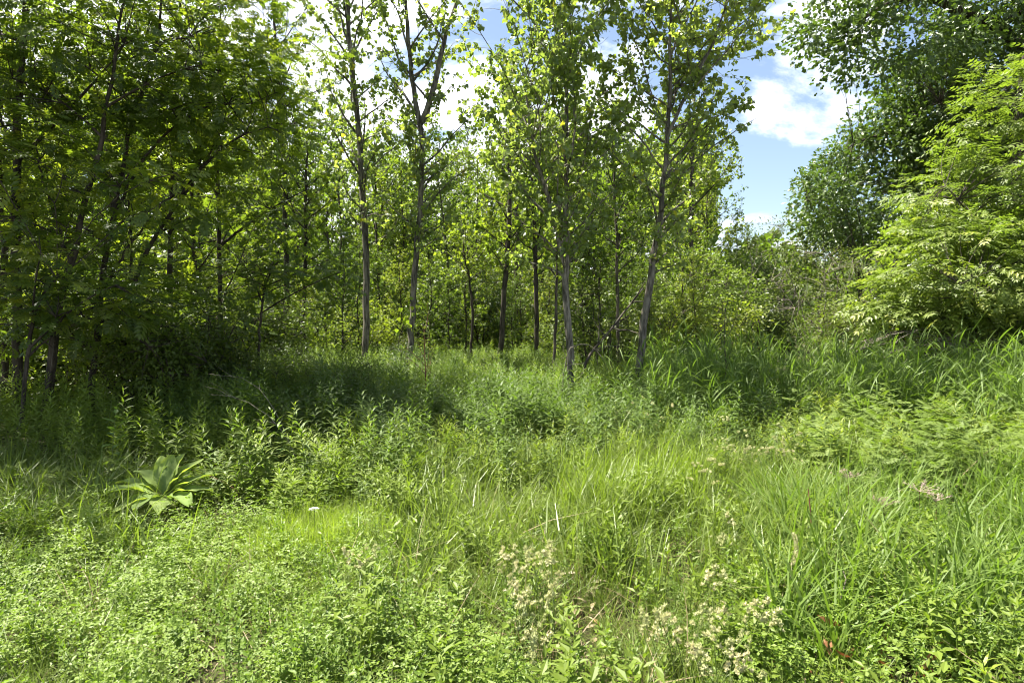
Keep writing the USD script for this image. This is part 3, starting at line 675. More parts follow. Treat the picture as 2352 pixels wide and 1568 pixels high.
# ------------------------------------------------------------------ woodland behind: copies of a few trees and bushes
def build_woodland():
    rng = np.random.default_rng(5)
    protos = []
    KV = kite(.8, .38, .07)

    def proto_tree(k, h, n_leaf, label, x, y, mid):
        z = np.linspace(0, 1, 7)
        r = np.random.default_rng(200 + k)
        x0, y0 = x, y
        t = np.c_[x0 + np.cumsum(r.normal(0, .07, 7)), y0 + np.cumsum(r.normal(0, .07, 7)), z * h - .1, np.interp(z, [0, 1], [.06, .010])]
        t[0, :2] = x0, y0
        return poplar("woodland_tree", label, t, 210 + k, 40, .45 + .15 * k, .6, mid, n_leaf, .11, bark="bark_mid" if k % 2 else "bark_dark", leafmat="woodland", branch_parts=False, leaf=KV, low_r=.8, group="trees of the wood behind the poplars")
    lab = "slim woodland tree among many alike, standing behind the front poplars"
    spots = []
    # (px range, Y range, count, height range)
    for lo, hi, y0, y1, n, h0, h1 in [(560, 1650, 19, 24, 18, .75, .95), (480, 1640, 25, 32, 22, .9, 1.15), (420, 1600, 33, 44, 22, 1.1, 1.4), (-60, 520, 14, 18, 7, .9, 1.1), (-100, 560, 20, 30, 12, 1.1, 1.4), (1600, 1700, 24, 34, 4, .55, .7), (2050, 2500, 24, 32, 10, .8, 1.1)]:
        for k in range(n):
            Y = rng.uniform(y0, y1)
            px = lo + (hi - lo) * (k + rng.random()) / n
            spots.append((ground_x(px, Y), Y, rng.uniform(h0, h1)))
    heights, mids = (8.6, 8.2, 7.6, 8.9), (1.4, 1.6, 1.3, 1.2)
    for i, (x, y, s) in enumerate(spots):
        k = i % 4
        if i < 4:
            protos.append(proto_tree(k, heights[k], 3600, where_label("slim woodland tree", x, y), x, y, mids[k]))
        else:
            dup(protos[k], "woodland_tree", (x, y, float(gz(x, y))), rng.uniform(0, 360), (s * rng.uniform(.85, 1.2), s * rng.uniform(.85, 1.2), s), where_label("slim woodland tree", x, y))
    # saplings, leafy to the ground
    for lo, hi, y0, y1, n in [(560, 830, 15.5, 19, 8), (860, 1300, 17, 21, 12), (1330, 1640, 13.5, 18, 8), (480, 1640, 21, 27, 12), (-40, 470, 11.5, 14, 8)]:
        for k in range(n):
            Y = rng.uniform(y0, y1)
            x = ground_x(lo + (hi - lo) * (k + rng.random()) / n, Y)
            sc = rng.uniform(.3, .5)
            dup(protos[int(rng.integers(4))], "sapling", (x, Y, float(gz(x, Y))), rng.uniform(0, 360), (sc * 1.15, sc * 1.15, sc), where_label("leafy sapling", x, Y), "saplings under the trees of the wood")
    # undergrowth bushes
    pb = []
    kv = kite(.55, .42, .06)
    blab = "leafy undergrowth bush among many alike between the woodland trunks"
    spots = []
    for lo, hi, y0, y1, n, h0, h1 in [(-80, 480, 9.6, 12.5, 22, .8, 1.15), (480, 840, 9.6, 12.5, 9, .38, .58), (830, 1300, 12.5, 16.5, 9, .32, .5), (450, 700, 13, 16, 5, .7, 1.0), (760, 1000, 15, 18, 4, .4, .6), (520, 1640, 17.5, 23, 26, .8, 1.35), (400, 1660, 25, 34, 18, 1.3, 1.9), (-80, 420, 13, 18, 8, 1.0, 1.5), (1330, 1640, 14.5, 18, 7, .8, 1.1), (1650, 2400, 17, 23, 11, .9, 1.3), (1950, 2420, 13.5, 15, 7, .7, .95)]:
        for k in range(n):
            Y = rng.uniform(y0, y1)
            px = lo + (hi - lo) * (k + rng.random()) / n
            spots.append((ground_x(px, Y), Y, rng.uniform(h0, h1)))
    for i, (x, y, s) in enumerate(spots):
        k = i % 3
        if i < 3:
            r = np.random.default_rng(300 + k)
            t = np.array([(x, y, -.05, .03), (x + .05, y, .6, .022), (x + .1, y + .05, 1.4, .01)])
            blobs = [(np.array([x + r.uniform(-.5, .5), y + r.uniform(-.5, .5), r.uniform(.6, 1.5)]), np.array([.75, .75, .6]), 1) for _ in range(5)]
            forks = [np.array([(x, y, -.05, .02), (*((np.array([x, y, 0]) + b[0]) / 2 + [0, 0, .2]), .013), (*b[0], .006)]) for b in blobs]
            pb.append(crown_tree("undergrowth_bush", where_label("leafy undergrowth bush", x, y), t, 310 + k, blobs, 120, 30, .26, kv, .07, "shrub" if k == 2 else "woodland", "bark_dark", forks, n_limb=8, mode="broad", group="undergrowth bushes in the wood", category="bush", shell=.3, limb_r=.012, zmin=.15))
        else:
            dup(pb[k], "undergrowth_bush", (x, y, float(gz(x, y))), rng.uniform(0, 360), (s * rng.uniform(.9, 1.3), s * rng.uniform(.9, 1.3), s), where_label("leafy undergrowth bush", x, y))
    # far wood that reads as one mass
    n = 26000
    ang = rng.uniform(-.95, .75, n)
    R = rng.uniform(48, 62, n)
    a = ang
    top = np.where(a < .29, 11 + 3 * np.sin(a * 9) + 1.5 * np.sin(a * 31), 6.0 + 1.0 * np.sin(a * 40))
    top = np.where(a > .52, 13, top)
    zz = rng.random(n) ** .9 * top
    p = np.c_[R * np.sin(a), R * np.cos(a), zz]
    v, lf = place(kite(.9, .45, .1), p, rng.standard_normal((n, 3)), rng.standard_normal((n, 3)) + [0, 0, .8], rng.uniform(.4, .9, n))
    m = usdkit.mesh(stage, "/World/far_wood", joined(v, lf), M["woodland"])
    tag(m.GetPrim(), "far-off wood closing the view behind all trunks", "wood", kind="stuff")


build_woodland()


# ------------------------------------------------------------------ ground plants
def blades(rng, n, h, w, spread, lean, droop, segs=4):
    """A tuft of n grass blades."""
    b = Bag()
    for _ in range(n):
        a = rng.uniform(0, 2 * np.pi)
        r = spread * math.sqrt(rng.random())
        base = np.array([r * math.cos(a), r * math.sin(a), -.02])
        az = rng.uniform(0, 2 * np.pi)
        d = np.array([math.cos(az), math.sin(az), 0])
        H, ln, dr = h * rng.uniform(.55, 1.1), lean * rng.uniform(.2, 1.5), droop * rng.uniform(0, 1.6)
        u = np.linspace(0, 1, segs + 1)
        p = base + np.outer(H * (ln * u + dr * u ** 3), d) + np.outer(H * (u - .55 * dr * u ** 3), [0, 0, 1])
        tw = az + np.pi / 2 + rng.uniform(-.7, .7)
        s = np.array([math.cos(tw), math.sin(tw), 0])
        ww = w * rng.uniform(.6, 1.2) * np.array([.7, 1, .9, .6, .0])[:segs + 1] / 2 if segs == 4 else w * (1 - u ** 2) / 2
        v = np.empty((2 * segs + 1, 3))
        v[0:2 * segs:2] = p[:-1] - ww[:-1, None] * s
        v[1:2 * segs:2] = p[:-1] + ww[:-1, None] * s
        v[-1] = p[-1]
        f = []
        for i in range(segs - 1):
            f += [(2 * i, 2 * i + 1, 2 * i + 3), (2 * i, 2 * i + 3, 2 * i + 2)]
        f.append((2 * segs - 2, 2 * segs - 1, 2 * segs))
        b.add(v, f)
    return b.out()


def clover_patch(rng, n, h, r, leaf):
    ang, rad = rng.uniform(0, 2 * np.pi, n), r * np.sqrt(rng.random(n))
    top = h * (1 - .5 * (rad / r) ** 2) * rng.uniform(.35, 1.1, n)
    c = np.c_[rad * np.cos(ang), rad * np.sin(ang), top]
    b = Bag()
    n0 = rng.standard_normal((n, 3)) * .45 + [0, 0, 1]
    a0 = rng.uniform(0, 2 * np.pi, n)
    for k in range(3):
        a = a0 + k * 2.094
        ax = np.c_[np.cos(a), np.sin(a), rng.normal(.1, .25, n)]
        v, lf = place(kite(.62, .6, .05), c, ax, n0, leaf * rng.uniform(.7, 1.2, n))
        b.add(*joined(v, lf))
    return b.out()


def weed_stalk(rng, h, n, leaf, L, up=.5, bend=.1, thick=.004):
    """An upright stalk set all round with narrow leaves, closer and more upright towards its tip. Returns (stem, leaves by leaf, faces of one)."""
    az = rng.uniform(0, 2 * np.pi)
    d = np.array([math.cos(az), math.sin(az), 0]) * bend
    u = np.linspace(0, 1, 6)
    sp = np.outer(h * u ** 1.6, d) + np.outer(h * u, [0, 0, 1.0]) + [0, 0, -.03]
    stem = Bag().tube(sp[::2] if thick < .0045 else sp, np.linspace(thick, thick * .4, 3 if thick < .0045 else 6), 3).out()
    t = np.linspace(.12, 1, n) ** .8
    p = np.stack([np.interp(t, u, sp[:, i]) for i in range(3)], 1)
    a = np.arange(n) * 2.4 + rng.uniform(-.4, .4, n)
    el = np.interp(t, [0, .7, 1], [.05, up * .6, up * 1.6]) + rng.normal(0, .18, n)
    ax = np.c_[np.cos(a) * np.cos(el), np.sin(a) * np.cos(el), np.sin(el)]
    nr = np.c_[-np.cos(a) * np.sin(el), -np.sin(a) * np.sin(el), np.cos(el)] + .15 * rng.standard_normal((n, 3))
    s = L * np.interp(t, [0, .3, .8, 1], [.6, 1, .95, .45]) * rng.uniform(.8, 1.15, n)
    v, lf = place(leaf, p, ax, nr, s)
    return stem, v, lf


def merged(*ms):
    b = Bag()
    for v, f in ms:
        b.add(v, f)
    return b.out()


def weed_plant(rng, stalks, r, h, n, leaf, L, **k):
    b = Bag()
    for _ in range(stalks):
        st, v, lf = weed_stalk(rng, h * rng.uniform(.7, 1.1), n, leaf, L, **k)
        o = np.array([rng.normal(0, r), rng.normal(0, r), 0])
        b.add(st[0] + o, st[1])
        jv, jf = joined(v, lf)
        b.add(jv + o, jf)
    return b.out()


def pinnate_plant(rng, stalks, r, h, n, size):
    b = Bag()
    lf0 = frond(5, .28, .5, .12)
    for _ in range(stalks):
        st, v, lf = weed_stalk(rng, h * rng.uniform(.6, 1.1), n, lf0, size, up=.35, bend=.25)
        o = np.array([rng.normal(0, r), rng.normal(0, r), 0])
        b.add(st[0] + o, st[1])
        jv, jf = joined(v, lf)
        b.add(jv + o, jf)
    return b.out()


def reed_plant(rng, stalks, r, h, head=False):
    b = Bag()
    for _ in range(stalks):
        H = h * rng.uniform(.7, 1.1)
        az = rng.uniform(0, 2 * np.pi)
        u = np.linspace(0, 1, 6)
        o = np.array([rng.normal(0, r), rng.normal(0, r), -.03])
        sp = o + np.outer(H * .12 * u ** 2, [math.cos(az), math.sin(az), 0]) + np.outer(H * u, [0, 0, 1])
        b.tube(sp, np.linspace(.004, .0018, 6), 3)
        for k in range(7):
            t = .15 + .8 * (k + rng.random()) / 7
            p = np.array([np.interp(t, u, sp[:, i]) for i in range(3)])
            a = az + k * 2.6 + rng.normal(0, .5)
            d = np.array([math.cos(a), math.sin(a), 0])
            L = rng.uniform(.25, .45) * h / 1.2
            e = rng.uniform(.7, 1.25)
            uu = np.linspace(0, 1, 6)
            c = p + np.outer(L * uu * math.cos(e) + L * .25 * uu ** 2, d) + np.outer(L * (math.sin(e) * uu - .55 * rng.uniform(.2, 1.2) * uu ** 2.5), [0, 0, 1])
            s = np.array([-d[1], d[0], rng.normal(0, .4)])
            w = rng.uniform(.010, .017) / 2 * np.array([.6, 1, 1, .8, .5, 0])
            v = np.vstack([c - w[:, None] * s, c + w[:, None] * s])
            f = [(i, i + 6, i + 7) for i in range(5)] + [(i, i + 7, i + 1) for i in range(5)]
            b.add(v, f)
    return b.out()


def scatter(name, label, category, protos, x, y, rng, scale=(.8, 1.2), tilt=.12, mound=0.0):
    """Plants nobody could count: one object, a mesh per material."""
    n = len(x)
    pick, sc, yaw = rng.integers(0, len(protos), n), rng.uniform(*scale, n), rng.uniform(0, 2 * np.pi, n)
    sc = sc * (1 + mound * (2 * patchy(x, y, 2.7, 4.4) - 1))
    lean = rng.normal(0, tilt, (n, 2))
    bags = {}
    for k, (m, mat) in enumerate(protos):
        s = pick == k
        v, c, d, z = np.asarray(m[0]), np.cos(yaw[s])[:, None], np.sin(yaw[s])[:, None], sc[s][:, None]
        X, Y, Z = v[None, :, 0] * c - v[None, :, 1] * d, v[None, :, 0] * d + v[None, :, 1] * c, v[None, :, 2]
        X, Y, Z = X + lean[s][:, :1] * Z, Y + lean[s][:, 1:] * Z, Z - lean[s][:, :1] * X - lean[s][:, 1:] * Y
        V = np.stack([X * z + x[s][:, None], Y * z + y[s][:, None], Z * z + gz(x[s], y[s])[:, None]], -1)
        bags.setdefault(mat, Bag()).add(*joined(V, np.asarray(m[1])))
    if len(bags) == 1:
        mat, b = bags.popitem()
        tag(usdkit.mesh(stage, numbered("/World/" + name), b.out(), M[mat]).GetPrim(), label, category, kind="stuff")
    else:
        g = UsdGeom.Xform.Define(stage, numbered("/World/" + name)).GetPrim()
        tag(g, label, category, kind="stuff")
        for mat, b in bags.items():
            part(g, "leaves", b.out(), mat, kind="stuff")


def scatter_copies(name, label, category, protos, x, y, rng, scale=(.8, 1.2)):
    """Plants far off that nobody could count: one PointInstancer."""
    pi = UsdGeom.PointInstancer.Define(stage, numbered("/World/" + name))
    tag(pi.GetPrim(), label, category, kind="stuff")
    paths = [usdkit.mesh(stage, f"{pi.GetPath()}/plant" + (f"_{k:03d}" if k else ""), m, M[mat]).GetPath() for k, (m, mat) in enumerate(protos)]
    pi.CreatePrototypesRel().SetTargets(paths)
    n = len(x)
    pi.CreateProtoIndicesAttr(Vt.IntArray.FromNumpy(rng.integers(0, len(protos), n).astype(np.int32)))
    pi.CreatePositionsAttr(Vt.Vec3fArray.FromNumpy(np.c_[x, y, gz(x, y)].astype(np.float32)))
    yaw = rng.uniform(0, np.pi, n)
    pi.CreateOrientationsAttr(Vt.QuathArray([Gf.Quath(float(math.cos(a)), Gf.Vec3h(0, 0, float(math.sin(a)))) for a in yaw]))
    pi.CreateScalesAttr(Vt.Vec3fArray.FromNumpy(np.repeat(rng.uniform(*scale, n)[:, None], 3, 1).astype(np.float32)))


def sample(rng, density, mask, y0, y1, lo=-250, hi=2650):
    """Ground points at DENSITY per square metre for which MASK(x, y, u) beats a random number; u is the column of the photograph."""
    k = (hi - lo) / 1568
    area = k * (y1 ** 2 - y0 ** 2) / 2
    n = int(area * density)
    y = np.sqrt(rng.uniform(y0 ** 2, y1 ** 2, n))
    u = rng.uniform(lo, hi, n)
    x = ground_x(u, y)
    keep = rng.random(n) < mask(x, y, u)
    return x[keep], y[keep]


def soft(v, a, b, w):
    """1 between a and b, falling to 0 within w outside."""
    return np.clip(np.minimum((v - a) / w + 1, (b - v) / w + 1), 0, 1)


ROSETTES = [(ground_x(370, 5.05), 5.05, .30), (ground_x(165, 4.6), 4.6, .2)]


def near_rosettes(x, y):
    """1 on and just in front of the felty rosettes, where other plants stay low."""
    return np.max([np.exp(-(((x - a) / r) ** 2 + ((y - b + .18) / (r * 1.15)) ** 2) ** 2) for a, b, r in ROSETTES], axis=0)


def bare_spot(x, y):
    """0 on the bare spot with dead leaves, and on the withered patch at the right."""
    a = np.exp(-(((x - ground_x(1318, 3.5)) / .17) ** 2 + ((y - 3.35) / .50) ** 2) ** 2)
    b = np.exp(-(((x - ground_x(2060, 2.9)) / .22) ** 2 + ((y - 2.8) / .25) ** 2) ** 2)
    return 1 - .93 * np.maximum(a, b)


def patchy(x, y, s, seed):
    return .5 + .25 * np.sin(s * x + seed) * np.cos(s * 1.3 * y + 2 * seed) + .25 * np.sin(s * 2.3 * (x + .4 * y) + 3 * seed)


def blob(x, y, cx, cy, rx, ry):
    return np.clip(1.6 * (1 - ((x - cx) / rx) ** 2 - ((y - cy) / ry) ** 2), 0, 1)


def build_meadow():
    R = np.random.default_rng(1)
    # low clover-like cover, leafy shoots standing out of it
    def low(x, y, u):
        return soft(u, -300, 860 - 60 * (y - 3), 120) * (1 - .86 * near_rosettes(x, y)) * (1 - .97 * blob(x, y, -1.28, 4.5, .42, .5)) * soft(y, 1.9, 4.8, .5)

    cp = [(clover_patch(R, 90, h, .15, .020), "clover") for h in (.16, .22, .30, .36)]
    x, y = sample(R, 62, lambda x, y, u: np.maximum(low(x, y, u) * (.3 + .9 * (patchy(x, y, 4.3, 2) > .45)), .75 * np.maximum(blob(x, y, 1.45, 2.9, .9, .5), blob(x, y, -.1, 2.6, .5, .5))), 1.6, 5.4)
    scatter("clover_cover", "fine-leaved clover covering the near ground at the lower left", "ground cover", cp, x, y, R)
    sp = [(weed_plant(R, 4, .06, .36, 28, kite(.5, .5, .06), .032, up=.7, thick=.0025), "clover") for _ in range(3)]
    x, y = sample(R, 42, lambda x, y, u: low(x, y, u) * (.1 + 1.0 * patchy(x, y, 3.1, 6)) + .25 * bare_spot(x, y) * soft(u, 900, 2600, 80) * soft(y, 1.7, 4.2, .4), 1.6, 5.4)
    scatter("leafy_shoots", "small leafy shoots standing out of the clover", "ground cover", sp, x, y, R, scale=(.6, 1.15), tilt=.2)
    x, y = sample(R, 20, lambda x, y, u: bare_spot(x, y) * (.25 + .6 * (patchy(x, y, 2.3, 1) > .5)) * soft(u, 900, 2600, 80), 1.7, 5.6)
    scatter("sparse_clover", "clover and small leaves between the near grass stems on the right", "ground cover", cp, x, y, R, scale=(.6, 1.0))
    # fine grass all over
    gp = [(blades(R, 26, .34, .0052, .10, .34, .6, 3), "grass") for _ in range(4)]
    x, y = sample(R, 95, lambda x, y, u: (1 - near_rosettes(x, y)) * .75 * soft(u, -300, 850, 80) * (.15 + 1.2 * patchy(x, y, 2.1, 4)) + bare_spot(x, y) * soft(u, 880, 2700, 90) * (.4 + .6 * patchy(x, y, 1.7, 2)), 1.6, 6.5)
    scatter("meadow_grass", "fine sunlit grass growing all over the near meadow", "grass", gp, x, y, R, scale=(.6, 1.2))
    # taller upright grass in the middle
    tg = [(blades(R, 24, .62, .0065, .12, .24, .45), "grass") for _ in range(3)]
    x, y = sample(R, 34, lambda x, y, u: soft(u, 930, 1950, 90) * soft(y, 3.9, 6.8, .4) * (.35 + .65 * patchy(x, y, 1.9, 7)), 3.2, 7.4)
    scatter("tall_grass", "upright tall grass in the middle of the meadow", "grass", tg, x, y, R)
    # patch of bright short grass
    bg = [(blades(R, 60, .34, .005, .10, .22, .4), "bright_grass") for _ in range(2)]
    x, y = sample(R, 150, lambda x, y, u: blob(x, y, -1.28, 4.5, .46, .55), 3.8, 5.6)
    scatter("bright_grass", "patch of short yellow-green grass left of the middle", "grass", bg, x, y, R, scale=(.8, 1.1))
    x, y = sample(R, 60, lambda x, y, u: blob(x, y, .95, 5.6, .75, .7), 4.4, 6.6)
    scatter("bright_tall_grass", "glowing yellow-green grass right of the middle", "grass", [(blades(R, 26, .6, .0075, .10, .18, .4), "bright_grass")], x, y, R)
    # broad-bladed grass at the right
    cg = [(blades(R, 18, .62, .013, .09, .17, .45), "reed") for _ in range(3)]
    x, y = sample(R, 62, lambda x, y, u: bare_spot(x, y) * soft(u, 1820, 2700, 90) * soft(y, 3.0, 5.4, .3) * (.35 + .65 * patchy(x, y, 2.2, 9)), 2.5, 6.0)
    scatter("coarse_grass", "broad-bladed coarse grass in the right foreground", "grass", cg, x, y, R)
    # reeds
    rp = [(reed_plant(R, 6, .11, 1.22), "reed") for _ in range(4)]
    x, y = sample(R, 11, lambda x, y, u: np.maximum(soft(u, 1500 - 10 * (y - 9), 2900, 60) * soft(y, 8.2, 12.2, .4), soft(u, 2280, 2900, 60) * soft(y, 7.0, 9, .4)), 4.4, 12.8, hi=2900)
    scatter("reed_bed", "tall reed-like grass in a bed across the right middle ground", "grass", rp, x, y, R, scale=(.75, 1.1), tilt=.14)
    # goldenrod thicket
    gd = [(weed_plant(R, 4, .11, .80, 34, lance(.17, .3), .125, up=.55), "goldenrod") for _ in range(4)]
    gf = [(weed_plant(R, 4, .11, .84, 34, kite(.21, .42, .03), .105, up=.55), "goldenrod") for _ in range(4)]
    x, y = sample(R, 17, lambda x, y, u: soft(u, 430, 1560, 60) * soft(y, 7.2, 9.6, .5), 6.2, 9.6)
    scatter("goldenrod_thicket", "waist-high goldenrod in leaf filling the ground in front of the poplars", "weeds", gd, x, y, R, scale=(.75, 1.1), mound=.3)
    x, y = sample(R, 16, lambda x, y, u: soft(u, 430, 1560, 60), 9.6, 15.6)
    scatter_copies("goldenrod_behind", "goldenrod in leaf around and behind the poplar trunks", "weeds", gf, x, y, R, scale=(.75, 1.15))
    fw = [(weed_plant(R, 4, .16, .72, 26, kite(.3, .4, .05), .13, up=.5), "goldenrod") for _ in range(3)]
    x, y = sample(R, 5.5, lambda x, y, u: soft(u, 300, 1680, 60), 15.5, 26)
    scatter_copies("woodland_weeds", "leafy weeds on the floor of the wood between the far trunks", "weeds", fw, x, y, R, scale=(.8, 1.25))
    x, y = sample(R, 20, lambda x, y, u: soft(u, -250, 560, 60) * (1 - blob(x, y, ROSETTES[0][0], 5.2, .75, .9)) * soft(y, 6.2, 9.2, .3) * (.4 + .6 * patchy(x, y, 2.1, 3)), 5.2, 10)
    scatter("shaded_weeds", "goldenrod-like weeds in the shade at the left, half brightened in colour", "weeds", [(m, "sunny_weed" if k % 2 else "goldenrod") for k, (m, _) in enumerate(gf)], x, y, R, scale=(.65, 1.05), mound=.25)  # brighter leaf colour on half stands in for light in the shade
    dg = [(blades(R, 26, .5, .008, .1, .3, .6), "grass") for _ in range(2)]
    x, y = sample(R, 34, lambda x, y, u: soft(u, -300, 330, 60) * (1 - near_rosettes(x, y)) * soft(y, 4.4, 6.5, .3), 3.9, 7)
    scatter("shaded_grass", "grass tussocks in shade at the left edge", "grass", dg, x, y, R)
    # sunny weeds between
    sw = [(weed_plant(R, 3, .09, .62, 40, lance(.17, .25), .10, up=.6), "sunny_weed") for _ in range(3)]
    x, y = sample(R, 34, lambda x, y, u: (1 - blob(x, y, ROSETTES[0][0], 5.0, .75, .7)) * soft(u, 540, 930, 60) * soft(y, 5.0, 7.6, .35) * (.35 + .65 * patchy(x, y, 2.4, 5)), 4.4, 8.4)
    scatter("sunlit_weeds", "sunlit narrow-leaved weeds behind the clover", "weeds", sw + gd[:1], x, y, R, scale=(.5, 1.15), mound=.25, tilt=.2)
    x, y = sample(R, 26, lambda x, y, u: soft(u, 900, 1850, 70) * soft(y, 6.0, 8.2, .35) * (.45 + .55 * patchy(x, y, 2.0, 6)), 5.2, 8.8)
    scatter("mixed_weeds", "mixed narrow-leaved weeds behind the tall grass", "weeds", sw + gd[:2], x, y, R, scale=(.65, 1.0), mound=.3)
    # pinnate-leaved plants
    pp = [(pinnate_plant(R, 4, .12, .62, 15, .15), "clover") for _ in range(3)]
    x, y = sample(R, 17, lambda x, y, u: soft(u, 1880, 2700, 80) * soft(y, 5.6, 8.2, .3), 4.8, 8.8)
    scatter("vetch_thicket", "light green feathery-leaved plants in front of the reeds", "weeds", [(m, "goldenrod") for m, _ in pp] + sw[:1], x, y, R, mound=.2)
    x, y = sample(R, 16, lambda x, y, u: (1 - blob(x, y, ROSETTES[0][0], 4.95, .6, .5)) * np.maximum(blob(x, y, -1.75, 5.5, .8, .6), .8 * blob(x, y, -3.0, 5.8, 1.2, .7)), 4.4, 7)
    scatter("feathery_weeds", "small feathery-leaved plants around the big rosette", "weeds", [(pinnate_plant(R, 4, .1, .32, 11, .15), "sunny_weed") for _ in range(2)], x, y, R)
    # small broad leaves and dry straw
    x, y = sample(R, 26, lambda x, y, u: bare_spot(x, y) * soft(u, 850, 2600, 60) * patchy(x, y, 2.9, 8), 2, 6.4)
    scatter("broadleaf_weeds", "small broad-leaved weeds among the near grass", "weeds", [(weed_plant(R, 3, .07, .42, 18, kite(.36, .45, .05), .07, up=.5), "sunny_weed") for _ in range(3)], x, y, R)
    x, y = sample(R, 22, lambda x, y, u: np.maximum(.3 * soft(u, -300, 700, 60), (.4 + .6 * np.maximum(blob(x, y, .35, 3.4, .5, .8), blob(x, y, 1.5, 3.6, .9, .5))) * soft(u, 700, 2600, 60)), 2, 6)
    scatter("dry_straw", "dry straw and dead blades lying between the green grass", "straw", [(blades(R, 14, .24, .0045, .12, .75, .9), "straw") for _ in range(3)], x, y, R, tilt=.3)


build_meadow()


# ------------------------------------------------------------------ plants one can point at
def mullein(label, loc, leaves):
    """A rosette of big felty leaves. leaves: [(azimuth deg, elevation deg, length, width)]"""
    rng = np.random.default_rng(int(abs(loc[0]) * 1000))
    o = np.array([loc[0], loc[1], float(gz(loc[0], loc[1])) + loc[2]])
    t = thing("mullein_plant", label, "plant", o)
    for az, el, L, W in leaves:
        L, W = L * 1.05 * rng.uniform(.85, 1.1), W * 1.1
        a, e = math.radians(az), math.radians(el)
        u, s = np.meshgrid(np.linspace(0, 1, 16), np.linspace(-1, 1, 9), indexing="ij")
        w = 1.12 * W / 2 * np.sin(np.pi * np.clip(u ** 1.25 * .93 + .05, 0, 1)) ** .7
        along = L * u
        bend = -rng.uniform(.2, .45) * L * u ** 2.2
        cup = rng.uniform(.2, .55) * w * np.abs(s) ** 1.3 + .012 * np.sin(11 * u + 3 * s + az) * np.abs(s) + .004 * np.cos(34 * u - 9 * np.abs(s)) * np.minimum(np.abs(s) * 3, 1)
        x, z0 = s * w, bend + cup
        y = .02 + along
        d = np.array([math.cos(a), math.sin(a)])
        hor, ver = y * math.cos(e) - z0 * math.sin(e), y * math.sin(e) + z0 * math.cos(e)
        P = np.stack([hor * d[0] - x * d[1], hor * d[1] + x * d[0], ver + .02], -1).reshape(-1, 3)
        i, j = np.meshgrid(np.arange(15), np.arange(8), indexing="ij")
        q = np.stack([i * 9 + j, (i + 1) * 9 + j, (i + 1) * 9 + j + 1, i * 9 + j + 1], -1).reshape(-1, 4)
        f = np.vstack([q[:, [0, 1, 2]], q[:, [0, 2, 3]]])
        part(t, "leaf", (P, f), "mullein", smooth=True)


def stalk_thing(name, label, loc, h, n, leaf, L, mat, seed, up=.5, bend=.1, thick=.005, category="plant", group=None, singles=True):
    rng = np.random.default_rng(seed)
    o = np.array([loc[0], loc[1], float(gz(*loc))])
    t = thing(name, label, category, o, group)
    st, v, lf = weed_stalk(rng, h, n, leaf, L, up, bend, thick)
    part(t, "stem", st, "stem", smooth=True)
    for k in range(len(v)):
        part(t, "leaf", (v[k], lf), mat)
    return t


